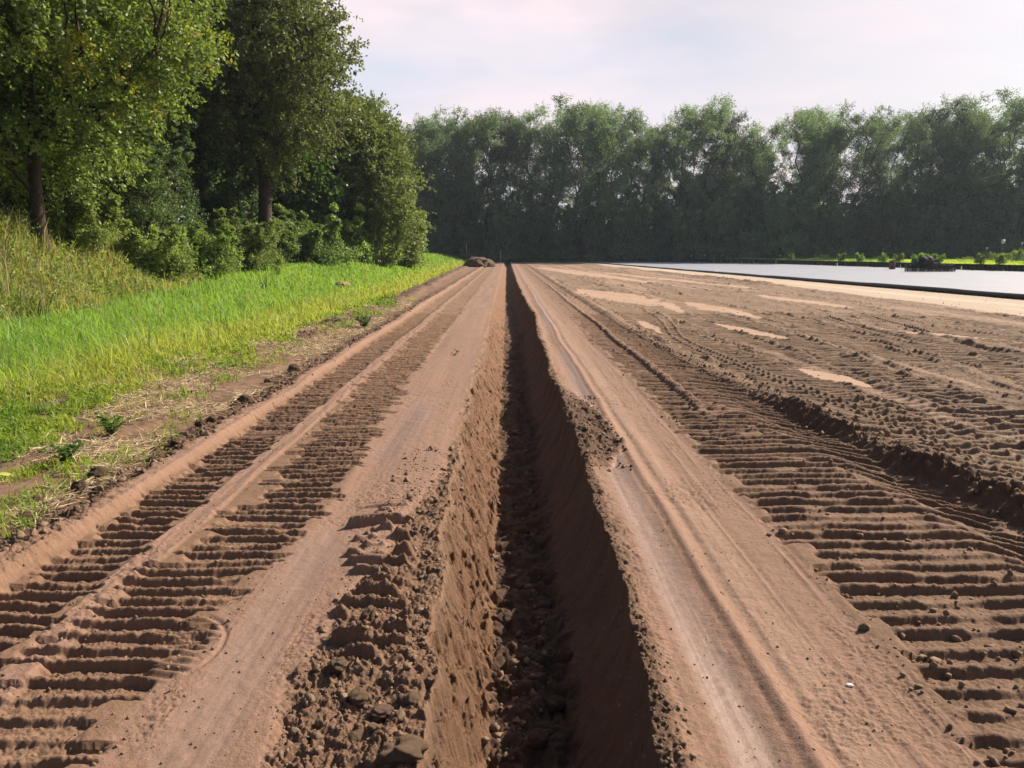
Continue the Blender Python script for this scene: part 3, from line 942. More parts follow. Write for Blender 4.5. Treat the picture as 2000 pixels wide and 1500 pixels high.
def build_left_shrubs():
    g = np.random.default_rng(21)
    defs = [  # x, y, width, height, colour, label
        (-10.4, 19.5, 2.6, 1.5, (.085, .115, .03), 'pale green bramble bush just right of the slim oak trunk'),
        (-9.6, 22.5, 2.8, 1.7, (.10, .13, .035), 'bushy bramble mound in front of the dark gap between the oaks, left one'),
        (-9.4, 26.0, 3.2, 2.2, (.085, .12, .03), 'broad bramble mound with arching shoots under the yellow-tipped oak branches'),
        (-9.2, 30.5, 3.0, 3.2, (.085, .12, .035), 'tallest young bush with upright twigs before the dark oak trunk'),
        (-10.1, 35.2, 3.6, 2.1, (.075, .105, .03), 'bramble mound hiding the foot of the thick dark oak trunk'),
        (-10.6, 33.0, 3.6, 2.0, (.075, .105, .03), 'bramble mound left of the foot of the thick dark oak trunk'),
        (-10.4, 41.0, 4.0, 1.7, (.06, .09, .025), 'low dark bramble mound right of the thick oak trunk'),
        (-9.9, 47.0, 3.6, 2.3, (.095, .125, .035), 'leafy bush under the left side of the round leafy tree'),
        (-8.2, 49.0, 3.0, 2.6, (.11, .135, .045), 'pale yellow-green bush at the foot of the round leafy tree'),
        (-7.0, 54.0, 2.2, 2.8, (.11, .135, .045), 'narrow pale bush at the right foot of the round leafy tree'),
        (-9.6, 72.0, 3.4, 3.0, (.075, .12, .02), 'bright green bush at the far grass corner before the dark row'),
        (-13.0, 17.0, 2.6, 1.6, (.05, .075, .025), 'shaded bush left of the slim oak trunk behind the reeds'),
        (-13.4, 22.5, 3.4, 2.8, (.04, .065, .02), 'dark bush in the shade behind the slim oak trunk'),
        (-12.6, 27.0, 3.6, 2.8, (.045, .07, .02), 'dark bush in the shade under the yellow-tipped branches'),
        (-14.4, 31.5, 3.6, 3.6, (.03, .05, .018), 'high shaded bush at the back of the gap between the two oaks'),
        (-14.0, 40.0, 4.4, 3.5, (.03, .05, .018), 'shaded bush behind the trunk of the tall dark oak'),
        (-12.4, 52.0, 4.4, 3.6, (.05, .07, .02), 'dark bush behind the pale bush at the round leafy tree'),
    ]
    for i, (x, y, ww, h, c, lab) in enumerate(defs):
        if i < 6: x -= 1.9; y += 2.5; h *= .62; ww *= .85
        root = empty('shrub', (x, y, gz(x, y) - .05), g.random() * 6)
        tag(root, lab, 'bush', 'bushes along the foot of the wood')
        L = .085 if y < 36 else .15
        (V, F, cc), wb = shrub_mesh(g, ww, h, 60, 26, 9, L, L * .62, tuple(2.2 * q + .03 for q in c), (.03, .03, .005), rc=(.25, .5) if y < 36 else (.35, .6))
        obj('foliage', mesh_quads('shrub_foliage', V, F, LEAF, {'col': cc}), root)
        obj('stem', wb.mesh('shrub_stem', BARK, True), root)


build_left_shrubs()


# ------------------------------------------------------------------ far poplar row
def poplar_parts(seed, H=22.0):
    g = np.random.default_rng(seed)
    wb = MB(); cs = []; rad = []
    nst = g.integers(2, 5)
    for k in range(nst):
        a = g.random() * 2 * PI
        sp = g.uniform(.6, 2.4) if k else .3
        top = np.array([math.cos(a) * sp * 1.4, math.sin(a) * sp, H * g.uniform(.82, 1.0)])
        if k == 0: top[2] = H
        P, rr = limb(g, (math.cos(a) * .25, math.sin(a) * .25, -.3), top, .26 if k == 0 else .17, .03, 14, 0, .45)
        V, F = tube(P, rr, 6); wb.add(V, F)
        nb = 24
        for j in range(nb):
            f = .22 + .78 * (j + g.random()) / nb
            p = np.array([np.interp(f * 13, range(14), P[:, i]) for i in range(3)])
            b = g.random() * 2 * PI
            ln = (1.2 + 1.9 * math.sin(PI * min(1, .18 + f * .80))) * g.uniform(.6, 1.15)
            e = p + np.array([math.cos(b) * ln * .85, math.sin(b) * ln * .85, ln * g.uniform(.55, 1.2)])
            e[2] = min(e[2], H * 1.02)
            Q, r2 = limb(g, p, e, .05, .012, 5, .05, .3)
            V, F = tube(Q, r2, 4, cap=False); wb.add(V, F)
            if g.random() < (.5 + .5 * f):
                cs.append(e); rad.append(g.uniform(.55, 1.15))
                if g.random() < .6:
                    cs.append((p + e) / 2 + g.normal(size=3) * .3); rad.append(g.uniform(.45, .85))
    cs = np.array(cs); rad = np.array(rad)
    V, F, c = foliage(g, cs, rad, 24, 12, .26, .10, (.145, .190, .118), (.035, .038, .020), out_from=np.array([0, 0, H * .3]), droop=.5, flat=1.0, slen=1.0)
    return mesh_quads('poplar_crown', V, F, LEAF_FAR, {'col': c}), wb.mesh('poplar_trunk', BARK_FAR, True)


_U = 'first second third fourth fifth sixth seventh eighth ninth tenth eleventh twelfth thirteenth fourteenth fifteenth sixteenth seventeenth eighteenth nineteenth'.split()
ORD = list(_U)
for tens, tenth in (('twenty', 'twentieth'), ('thirty', 'thirtieth'), ('forty', 'fortieth'), ('fifty', 'fiftieth'), ('sixty', 'sixtieth')):
    ORD.append(tenth); ORD += [tens + '-' + u for u in _U[:9]]


def build_poplars():
    g = np.random.default_rng(33)
    var = [poplar_parts(s) for s in (301, 302, 303, 304, 305, 306)]
    # outline of the row in photo: column -> top row
    cols = [790, 825, 860, 895, 930, 970, 1005, 1045, 1090, 1135, 1175, 1215, 1255, 1300, 1345, 1385, 1425, 1465, 1505, 1545, 1590, 1635, 1680, 1740, 1785, 1825, 1870, 1915, 1960, 2005, 2050, 2100]
    tops = [262, 232, 215, 212, 222, 222, 228, 208, 192, 205, 208, 212, 232, 226, 212, 214, 246, 236, 224, 214, 222, 208, 206, 228, 208, 196, 192, 180, 186, 196, 190, 195]
    row = sorted([(c_, t_, 0) for c_, t_ in zip(cols, tops)] + [(c_ + 19, t_ + 24, 7) for c_, t_ in list(zip(cols, tops))[::2]] + [(762, 285, 0), (812, 246, 5)])
    for i, (cx, tp, back) in enumerate(row):
        y = 128 + back - 20 * max(0, (cx - 990)) / 1010 + g.uniform(-3, 3)
        x = (cx - 990) / 1500 * y
        z0 = gz(x, y)
        H = (493 - tp) / 1500 * y + 1.6 - z0 + g.uniform(-.4, .4)
        root = empty('poplar_tree', (x, y, z0), g.random() * 6.28, H / 22.0 * .89)
        root.scale = (H / 22.0 * .98, H / 22.0 * .98, H / 22.0 * .89)
        lean = R(g.uniform(1, 4)) 
        tag(root, f'{ORD[i]} tall feathery poplar counted from the left in the far row', 'poplar', 'poplars in the far tree row')
        cm, tm = var[(i * 5 + i // 6) % 6]
        obj('trunk', tm, root); obj('crown', cm, root)
    # undergrowth trees under the row
    g = np.random.default_rng(34)
    vs = []
    for k in range(4):
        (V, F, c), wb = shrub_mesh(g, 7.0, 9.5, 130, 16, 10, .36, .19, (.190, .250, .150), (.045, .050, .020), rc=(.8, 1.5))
        vs.append((mesh_quads('thicket_foliage', V, F, LEAF_FAR, {'col': c}), wb.mesh('thicket_stem', BARK_FAR, True)))
    n = 0
    for row, (yo, step, hs) in enumerate(((-3.0, 60, .55), (2.5, 60, .72))):
        cx = 800 + row * 30
        while cx < 2120:
            y = 127 + yo - 20 * max(0, (cx - 990)) / 1010 + g.uniform(-.8, .8)
            x = (cx - 990) / 1500 * y
            root = empty('thicket_bush', (x, y, gz(x, y)), g.random() * 6.28, hs * g.uniform(.55, 1.5))
            where = 'front' if row == 0 else 'back'
            k = int((cx - 800) // step)
            tag(root, f'{ORD[min(k, 33)]} dark bush from the left in the {where} thicket under the poplars', 'bush', 'dark bushes under the poplar row')
            fm, sm_ = vs[n % 4]
            obj('foliage', fm, root); obj('stem', sm_, root)
            n += 1
            cx += step


build_poplars()


# ------------------------------------------------------------------ grass and weeds
def blades(X, Y, Z, H, W, col, g, bend=.5, lean=None):
    n = len(X)
    a = g.random(n) * 2 * PI
    b = g.random(n) * 2 * PI
    side = np.stack([np.cos(a), np.sin(a), 0 * a], -1)
    dirn = np.stack([np.cos(b), np.sin(b), 0 * b], -1) * (bend * g.random(n))[:, None]
    if lean is not None: dirn = dirn + lean
    P0 = np.stack([X, Y, Z - .01], -1)
    P1 = P0 + dirn * (H * .30)[:, None] + np.array([0, 0, 1.0]) * (H * .55)[:, None]
    P2 = P0 + dirn * (H * .95)[:, None] + np.array([0, 0, 1.0]) * (H * (1 - .25 * bend))[:, None]
    w = (side * W[:, None])
    V = np.stack([P0 - w * .5, P0 + w * .5, P1 - w * .42, P1 + w * .42, P2 - w * .06, P2 + w * .06], 1).reshape(-1, 3)
    i = np.arange(n)[:, None] * 6
    F = np.stack([i + 0, i + 1, i + 3, i + 2, i + 2, i + 3, i + 5, i + 4], -1).reshape(-1, 4)
    return V, F, np.repeat(col, 6, 0)


GRASS = mat('grass_blade', (0, 0, 0), attr='col', rough=.5, trans=.5, spec=.3, backcol=(1.25, 1.35, .5))
STRAW = mat('straw', (0, 0, 0), attr='col', rough=.7, trans=.15, spec=.2, backcol=(1, 1, .8))


def sample_fan(g, n, y0, y1, u0, u1):
    Y = np.exp(g.uniform(math.log(y0), math.log(y1), n))
    X = g.uniform(u0, u1, n) * (Y + .6)
    return X, Y


def foot(Y): return interp(Y, [0, 10, 20, 30, 45, 60, 90], [-8.3, -9.2, -10.0, -10.8, -12.5, -14, -16])


def build_grass():
    g = np.random.default_rng(50)
    X, Y = sample_fan(g, 760000, 3.0, 118, -1.05, -.02)
    ge = grass_edge(Y)
    d = ge - X + .35 * fbm(X * 1.4, Y * 1.1, 180, 3)
    rel = ss(-.25, .25, d)
    off = interp(Y, [3, 6, 9, 13, 20, 60], [1.9, 1.3, .6, .1, 0, 0])
    lush = ss(off, off + .7, d)
    # verge is patchy
    patch = ss(-.22, .2, fbm(X * 1.6, Y * 1.2, 181, 3) + .12)
    dens = rel * (lush + (1 - lush) * patch * .8)
    onbank = ss(0.3, -1.5, X - foot(Y))
    keep = (g.random(len(X)) < dens * (1 - .65 * onbank)) & (X > foot(Y) - 9)
    X, Y, lush, onbank, d = X[keep], Y[keep], lush[keep], onbank[keep], d[keep]
    Z = terrain(X, Y)
    hn = fbm(X * .8, Y * .6, 182, 3)
    n = len(X)
    H = (.075 + .13 * lush + .05 * hn) * (.55 + .8 * g.random(n)) * (1 + .9 * onbank)
    tall = (g.random(n) < .03) * lush
    H = H * (1 + 1.3 * tall)
    H = np.maximum(H, .025)
    W = .0028 + .0013 * Y ** .9
    W = W * (.6 + .8 * g.random(n))
    tn = np.clip(fbm(X * .45, Y * .3, 183, 3)[:, None] * .9 + g.normal(size=(n, 1)) * .35, -1, 1)
    lushc = np.array([.220, .350, .075]) + tn * np.array([.035, .035, .004])
    verge = np.array([.350, .390, .100]) + tn * np.array([.05, .02, .004])
    bankc = np.array([.29, .28, .115]) + tn * np.array([.05, .03, .01])
    v = (ss(2.2, .8, d) * ss(3, 8, Y))[:, None]
    col = lushc * (1 - v) + verge * v
    col = col * (1 - onbank[:, None]) + bankc * onbank[:, None]
    dry = g.random(n) < (.08 + .18 * onbank + .25 * (1 - lush) * ss(14, 8, Y))
    col[dry] = np.array([.34, .26, .12]) * (.7 + .5 * g.random((dry.sum(), 1)))
    V, F, c = blades(X, Y, Z, H, W, np.clip(col, .01, 1), g, bend=.75, lean=np.array([-.12, -.05, 0]))
    me = mesh_quads('grass', V, F, GRASS, {'col': c})
    tag(obj('grass', me), 'lush bright green grass covering the field left of the dirt', 'grass', kind='stuff')

    # low creeping weeds and tufts on the mown verge
    g = np.random.default_rng(55)
    n = 150000
    Y = np.exp(g.uniform(math.log(3.0), math.log(26), n)); ge = grass_edge(Y)
    dd = g.uniform(-.95, 2.3, n) + .4 * fbm(Y * .9, ge * 0, 187, 3)
    X = ge - dd
    cl = fbm(X * 2.3, Y * 1.9, 188, 4)
    keep = g.random(n) < ss(-.12, .22, cl + .16 * ss(-.1, 1.2, dd) - .05) * ss(-1.2, .5, dd) * np.minimum(1, .35 + 1.2 / Y * 3) * ss(1.5, 7, Y)
    X, Y, cl, dd = X[keep], Y[keep], cl[keep], dd[keep]; n = len(X)
    Z = soil_z(X, Y)
    hh = (.03 + .07 * np.clip(cl + .3, 0, 1)) * g.random(n)
    P = np.stack([X, Y, Z + hh], -1)
    V2, F2 = leaf_quads(P, rdir(g, n) + np.array([0, 0, .25]), rdir(g, n) * .5 + np.array([0, 0, 1.]), (.018 + .0028 * Y) * g.uniform(.6, 1.5, n), (.011 + .0016 * Y) * g.uniform(.7, 1.3, n), .12)
    tv = np.clip(fbm(X * 1.5, Y * 1.2, 189, 3) * 1.4 + g.normal(size=n) * .3, -1, 1)[:, None]
    c2 = np.array([.20, .27, .045]) + tv * np.array([.09, .06, .01])
    k = g.random(n) < .45
    Vb, Fb, cb = blades(X[k], Y[k], Z[k], (.05 + .10 * g.random(k.sum())) * (1 + .6 * cl[k]), (.003 + .0010 * Y[k]), np.clip(c2[k] * 1.1, 0, 1), g, bend=.9, lean=np.array([-.1, -.1, 0]))
    me = mesh_quads('verge_weeds', np.vstack([V2, Vb]), np.vstack([F2, Fb + len(V2)]), GRASS, {'col': np.vstack([np.repeat(np.clip(c2, .01, 1), 4, 0), cb])})
    tag(obj('verge_weeds', me), 'low patchy yellow-green weeds on the mown verge beside the dirt', 'weeds', kind='stuff')

    # taller, paler weeds on the bank
    g = np.random.default_rng(51)
    X, Y = sample_fan(g, 120000, 9, 62, -.95, -.12)
    f = foot(Y)
    keep = (X < f + .4 * fbm(X * .8, Y * .6, 184, 3)) & (X > f - 5.5)
    X, Y = X[keep], Y[keep]
    n = len(X); Z = terrain(X, Y)
    H = (.46 + .42 * fbm(X * .9, Y * .7, 185, 3)) * (.5 + .8 * g.random(n))
    W = (.005 + .0011 * Y) * (.6 + .8 * g.random(n))
    t = np.clip(fbm(X * .5, Y * .35, 186, 3)[:, None] * 1.3 + g.normal(size=(n, 1)) * .4, -1, 1)
    col = np.array([.33, .315, .145]) + t * np.array([.07, .035, .03])
    dry = g.random(n) < .22
    col[dry] = np.array([.36, .29, .15]) * (.7 + .5 * g.random((dry.sum(), 1)))
    V, F, c = blades(X, Y, Z, H, W, np.clip(col, .01, 1), g, bend=.7)
    # broad weed leaves mixed in
    k = g.random(n) < .5
    k = np.concatenate([np.flatnonzero(k)] * 3)
    P = np.stack([X[k] + .1 * g.normal(size=len(k)), Y[k], Z[k] + H[k] * g.random(len(k))], -1)
    V2, F2 = leaf_quads(P, rdir(g, len(P)) + np.array([0, 0, .3]), rdir(g, len(P)) + np.array([0, 0, .6]), .05 + .0022 * Y[k], .03 + .0013 * Y[k], .1)
    c2 = np.repeat(np.clip((np.array([.19, .25, .09]) + np.array([.07, .03, .02]) * fbm(X[k] * .9, Y[k] * .7, 192, 3)[:, None]) * (.6 + .8 * g.random((len(P), 1))), 0, 1), 4, 0)
    me = mesh_quads('weeds', np.vstack([V, V2]), np.vstack([F, F2 + len(V)]), GRASS, {'col': np.vstack([c, c2])})
    tag(obj('bank_weeds', me), 'tall pale mixed weeds and grasses covering the bank below the oaks', 'weeds', kind='stuff')

    # dull strip of grass at the foot of the far row
    g = np.random.default_rng(52)
    n = 26000
    Y = g.uniform(112, 127, n); X = g.uniform(-16, 34, n)
    ok = (Y > 127.5 - 20 * np.maximum(0, X) / 75 - 6) & ((np.abs(X - .1) > 3) | (Y > 123)) & ((X < -5) | (Y > 120))
    X, Y = X[ok], Y[ok]; n = len(X)
    V, F, c = blades(X, Y, terrain(X, Y), .3 + .5 * g.random(n), .10 + .1 * g.random(n), np.array([.07, .10, .03]) * (.6 + .8 * g.random((n, 1))), g)
    tag(obj('rough_grass', mesh_quads('rough_grass', V, F, GRASS, {'col': c})), 'dark rough grass strip under the far poplar row', 'grass', kind='stuff')


build_grass()


def build_straw():
    g = np.random.default_rng(60)
    n = 110000
    Y = np.exp(g.uniform(math.log(2.3), math.log(24), n)); ge = grass_edge(Y)
    X = g.uniform(-5.2, -2.72, n) 
    k = (X > ge - 1.7 * g.random(n)) & (g.random(n) < ss(-.25, .25, fbm(X * 1.8, Y * 1.3, 190, 3) + .05) * ss(-2.7, -2.95, X))
    X, Y = X[k], Y[k]; n = len(X)
    Z = soil_z(X, Y) + .006 + .02 * g.random(n)
    a = g.random(n) * 2 * PI
    D = np.stack([np.cos(a), np.sin(a), .18 * g.normal(size=n)], -1)
    L = g.uniform(.04, .22, n); W = g.uniform(.0018, .005, n) * (1 + Y * .10)
    P = np.stack([X, Y, Z], -1)
    Nn = np.array([0, 0, 1.0]) + .5 * rdir(g, n)
    V, F = leaf_quads(P, D, Nn, L, W, .1)
    col = np.array([.60, .47, .29]) * (.5 + .8 * g.random((n, 1)))
    gm = g.random(n) < .2
    col[gm] = np.array([.16, .11, .07])
    tag(obj('straw', mesh_quads('straw', V, F, STRAW, {'col': np.repeat(col, 4, 0)})), 'dry straw and mown stalks littering the dirt between ridge and grass', 'straw', kind='stuff')


build_straw()


# ------------------------------------------------------------------ clods and crumbs
def ico(sub):
    b = bmesh.new(); bmesh.ops.create_icosphere(b, subdivisions=sub, radius=1)
    V = np.array([v.co[:] for v in b.verts]); F = np.array([[v.index for v in f.verts] for f in b.faces]); b.free()
    return V, F


I1 = ico(1); I2 = ico(2); I4 = ico(4)
CLOD = mat('moist_clod', (.115, .075, .050), rough=.95, var=.3, varscale=14, bump=(45, .012), spec=.2)


CLOD_DRY = mat('dry_clod', (.21, .135, .088), rough=.95, var=.25, varscale=14, bump=(45, .012), spec=.2)


def clod_mesh(seed, amp=.28, m=None):
    V, F = I4
    p = V * 1.6 + seed * 3.3
    r = 1 + amp * (fbm(p[:, 0] + p[:, 2] * .7, p[:, 1] - p[:, 2] * .6, seed, 4) + .5 * fbm(p[:, 2] * 2.2, p[:, 0] * 2.2 + p[:, 1], seed + 7, 3))
    r += .12 * np.clip(.5 - cell(p[:, 0] * 2 + p[:, 2], p[:, 1] * 2 - p[:, 2], seed), 0, 1)
    W = V * r[:, None] * np.array([1, .85, .75])
    return mesh_quads('soil_clod', W, F, m or CLOD, smooth=True)


def build_clods():
    cv = [clod_mesh(s) for s in (3, 5, 8, 12)]
    cd = [clod_mesh(s, .42, CLOD_DRY) for s in (4, 6, 9, 14)]
    g = np.random.default_rng(70)
    items = [  # px, py, diameter in px, label
        (195, 922, 44, 'large round dark soil clod beside the straw, biggest on the left ridge'),
        (158, 955, 34, 'dark clod just below the biggest round clod on the left ridge'),
        (76, 976, 26, 'small dark clod in the straw left of the ridge'),
        (52, 1008, 38, 'flat dark clod near the left photo edge on the ridge'),
        (574, 722, 26, 'round dark clod sitting on the ridge where the straw narrows'),
        (524, 744, 16, 'small clod just before the round one on the upper ridge'),
        (478, 781, 30, 'clump of reddish soil on the ridge crest'),
        (462, 788, 20, 'small clod touching the reddish soil clump'),
        (415, 820, 20, 'small clod on the ridge below the reddish clump'),
        (393, 831, 22, 'dark clod on the ridge beside the pale straw'),
        (345, 872, 20, 'crumbly clod on the ridge above the biggest round clod'),
        (300, 898, 18, 'small crumbly clod right of the biggest round clod'),
        (925, 1118, 24, 'dark clod stuck in the sunlit trench wall'),
        (1062, 1155, 40, 'dark lump on the shaded trench floor'),
        (1010, 960, 26, 'upper of two lumps lying on the trench floor'),
        (1020, 1005, 30, 'lower of two lumps lying on the trench floor'),
        (1085, 1345, 44, 'largest broken lump on the trench floor near the camera'),
        (1050, 1425, 46, 'nearest lump on the trench floor'),
        (1110, 1270, 30, 'lump against the smooth shaded trench wall'),
        (790, 1445, 84, 'big flat broken soil block on the trench lip near the camera'),
        (745, 1370, 44, 'angular soil block on the broken lip above the big flat block'),
        (660, 1290, 38, 'rounded lump at the left side of the broken lip'),
        (700, 1340, 40, 'soil lump in the middle of the broken lip'),
        (800, 1350, 42, 'soil lump next to the orange trench wall'),
        (720, 1195, 34, 'rolled lump beside the crooked tread bars'),
        (690, 1420, 36, 'soil lump left of the big flat block'),
        (610, 1345, 26, 'small lump at the outer edge of the broken lip'),
    ]
    for i, (px, py, dp, lab) in enumerate(items):
        tr = 'trench floor' in lab or 'trench wall' in lab and 'next' not in lab
        z = -.45 if 'floor' in lab or 'smooth shaded' in lab else (-.25 if 'stuck' in lab else 0)
        x, y = px2ground(px, py + dp * .3, z)
        dist = math.hypot(y, CAM_H)
        r = dp / 2 * dist / 1500 * .95
        zz = float(soil_z(x, y)[0])
        o = obj('soil_clod', (cd if i >= 19 else cv)[i % 4], None, (x, y, zz + r * .38), (g.uniform(-.4, .4), g.uniform(-.4, .4), g.random() * 6))
        o.scale = (r, r, r * (.7 if 'flat' in lab else .95))
        tag(o, lab, 'clod', 'soil clods')

    # loose crumbs, one piece of stuff
    V0, F0 = I1; V2_, F2_ = I2
    def scatter(n, fx, fy, smin, smax, sub, pw=2.2):
        V0, F0 = (I1 if sub == 1 else I2)
        X, Y = fx(n), None
        X, Y = X
        Z = soil_z(X, Y)
        s = smin + (smax - smin) * g.random(len(X)) ** pw
        lump = 1 + .40 * g.normal(size=(len(X), len(V0), 1)).clip(-1.2, 1.2)
        sc3 = g.uniform(.6, 1.15, (len(X), 1, 3))
        V = V0[None] * lump * sc3 * s[:, None, None] + np.stack([X, Y, Z + s * .25], -1)[:, None]
        F = (F0[None] + (np.arange(len(X)) * len(V0))[:, None, None]).reshape(-1, 3)
        return V.reshape(-1, 3), F
    parts = []
    def lipf(n):
        Y = np.exp(g.uniform(math.log(2.0), math.log(6.2), n)); X = g.uniform(-.82, -.34, n); return X, Y
    def floorf(n):
        Y = np.exp(g.uniform(math.log(2.3), math.log(14), n)); X = g.uniform(-.1, .24, n); return X, Y
    def rimf(n):
        Y = np.exp(g.uniform(math.log(2.0), math.log(14), n)); X = trench_r(Y) + g.normal(size=n) * .045 + .04; return X, Y
    def ridgef(n):
        Y = np.exp(g.uniform(math.log(2.4), math.log(30), n)); X = -2.68 + g.normal(size=n) * .08; return X, Y
    def fieldf(n):
        Y = np.exp(g.uniform(math.log(2.2), math.log(30), n)); X = 1.5 + g.random(n) * (Y * .75 + .3)
        return X, Y
    def trackf(n):
        Y = np.exp(g.uniform(math.log(2.2), math.log(14), n)); X = g.uniform(-2.45, -1.15, n); return X, Y
    def wallf(n):
        Y = np.exp(g.uniform(math.log(3.5), math.log(16), n))
        X = interp(Y, [0, 2.5, 4.0, 4.9, 6.4, 8.4, 12.8, 17], [3.0, 3.05, 3.12, 3.12, 2.98, 2.82, 2.55, 2.5]) + .12 + g.normal(size=n) * .1; return X, Y
    def wedgef(n):
        Y = g.uniform(5.5, 8.6, n); X = g.uniform(.6, .98, n); return X, Y
    def lanef(n):
        Y = np.exp(g.uniform(math.log(2.0), math.log(9), n)); X = np.where(g.random(n) < .5, g.uniform(-1.3, -.6, n), g.uniform(.6, 1.6, n)); return X, Y
    for f, n, a, b, sub in ((lipf, 260, .006, .022, 2), (lipf, 1300, .002, .008, 1), (floorf, 260, .006, .028, 2), (rimf, 900, .003, .011, 1), (ridgef, 700, .006, .026, 2),
                            (fieldf, 2200, .005, .022, 1), (trackf, 1300, .002, .010, 1), (wallf, 600, .006, .028, 2), (wedgef, 300, .005, .02, 1), (lanef, 1100, .0015, .006, 1), (floorf, 500, .004, .012, 1)):
        V, F = scatter(n, f, None, a, b, sub)
        parts.append((V, F))
    o = 0; VV = []; FF = []
    for V, F in parts:
        VV.append(V); FF.append(F + o); o += len(V)
    CR = mat('crumb_soil', (.185, .122, .080), rough=.95, var=.35, varscale=3, spec=.2)
    me = mesh_quads('soil_crumbs', np.vstack(VV), np.vstack(FF), CR)
    tag(obj('soil_crumbs', me), 'loose crumbs of soil strewn over the tracks, trench lips and floor', 'soil crumbs', kind='stuff')


build_clods()


# ------------------------------------------------------------------ small plants and bits
def leafy_weed(px, py, h, n, label, col=(.09, .17, .035), lf=.055):
    g = np.random.default_rng(int(px + py))
    x, y = px2ground(px, py)
    z = float(soil_z(x, y)[0])
    root = empty('weed_plant', (x, y, z)); tag(root, label, 'weed')
    wb = MB(); P = []; D = []
    for k in range(n):
        a = g.random() * 6.28; sp = h * g.uniform(.2, .9)
        e = np.array([math.cos(a) * sp, math.sin(a) * sp, h * g.uniform(.5, 1)])
        Q, rr = limb(g, (0, 0, -.01), e, .004, .0015, 6, .15, .1)
        V, F = tube(Q, rr, 4, cap=False); wb.add(V, F)
        for j in range(14):
            q = Q[min(5, 1 + j // 3)]
            b = g.random() * 6.28
            P.append(q + g.normal(size=3) * .008); D.append([math.cos(b), math.sin(b), g.uniform(-.1, .5)])
    P = np.array(P); D = np.array(D)
    Nn = np.array([0, 0, 1.0]) + .3 * g.normal(size=(len(P), 3))
    V, F = leaf_quads(P, D, Nn, lf * g.uniform(.6, 1.2, len(P)), lf * .55, .15)
    c = np.array(col) * (.7 + .6 * g.random((len(P), 1)))
    obj('leaves', mesh_quads('weed_leaves', V, F, GRASS, {'col': np.repeat(c, 4, 0)}), root)
    obj('stem', wb.mesh('weed_stem', mat('weed_stem', (.09, .13, .04)), True), root)


def grass_tuft(px, py, h, n, label, col, name='grass_tuft', z=None, wdt=.010, x=None, y=None, bend=.5):
    g = np.random.default_rng(int(px * 3 + py))
    if x is None: x, y = px2ground(px, py)
    zz = float(soil_z(x, y)[0])
    X = g.normal(size=n) * h * .12; Y = g.normal(size=n) * h * .12
    V, F, c = blades(X, Y, 0 * X, h * g.uniform(.5, 1, n), np.full(n, wdt), np.array(col) * (.75 + .5 * g.random((n, 1))), g, bend=bend)
    o = obj(name, mesh_quads(name, V, F, GRASS, {'col': c}), None, (x, y, zz))
    tag(o, label, 'grass tuft')


leafy_weed(135, 905, .20, 13, 'leafy green nettle plant in the straw, the lower left of the two')
leafy_weed(222, 850, .20, 13, 'leafy green nettle plant in the straw, the upper right of the two')
leafy_weed(712, 640, .28, 14, 'dark green low weed at the dirt edge far up the ridge', (.07, .13, .04), .09)
leafy_weed(640, 812, .0001 + .05, 3, 'tiny green seedling on the outer ridge', lf=.02) if False else None
grass_tuft(362, 778, .22, 16, 'single upright tuft of yellow-green blades in the straw', (.22, .30, .05), wdt=.012)
grass_tuft(598, 640, .32, 14, 'tall dark tuft sticking out of the bright grass near the dirt', (.07, .14, .03), x=-5.2, y=17.5, wdt=.014)
grass_tuft(575, 560, .55, 16, 'dark upright sedge tuft in the middle of the bright field', (.06, .12, .03), x=-9.2, y=31, wdt=.03)
grass_tuft(525, 560, .6, 16, 'dark upright sedge tuft left of the other one in the bright field', (.06, .12, .03), x=-8.0, y=25.5, wdt=.03)


def build_reeds():
    g = np.random.default_rng(80)
    for i, (x, y, h, lab) in enumerate(((-10.6, 15.6, 1.35, 'tall reed clump with arching blades at the left photo edge'), (-10.0, 15.9, 1.0, 'lower reed clump right of the tall one at the left edge'),
                                        (-11.3, 16.6, 1.4, 'reed clump behind the tall one at the left edge'))):
        n = 110
        X = g.normal(size=n) * .28; Y = g.normal(size=n) * .28
        V, F, c = blades(X, Y, 0 * X, h * g.uniform(.45, 1, n), np.full(n, .032), np.array([.14, .19, .055]) * (.7 + .6 * g.random((n, 1))), g, bend=.8)
        root = empty('reed_clump', (x, y, gz(x, y))); tag(root, lab, 'reeds', 'reeds at the left edge')
        obj('leaves', mesh_quads('reed_leaves', V, F, GRASS, {'col': c}), root)
        V, F, c = blades(X[:26], Y[:26], 0 * X[:26], h * g.uniform(.8, 1.1, 26), np.full(26, .016), np.array([.34, .24, .13]) * (.8 + .4 * g.random((26, 1))), g, bend=.25)
        tag(obj('plume', mesh_quads('reed_plume', V, F, STRAW, {'col': c}), root), kind='stuff')


build_reeds()


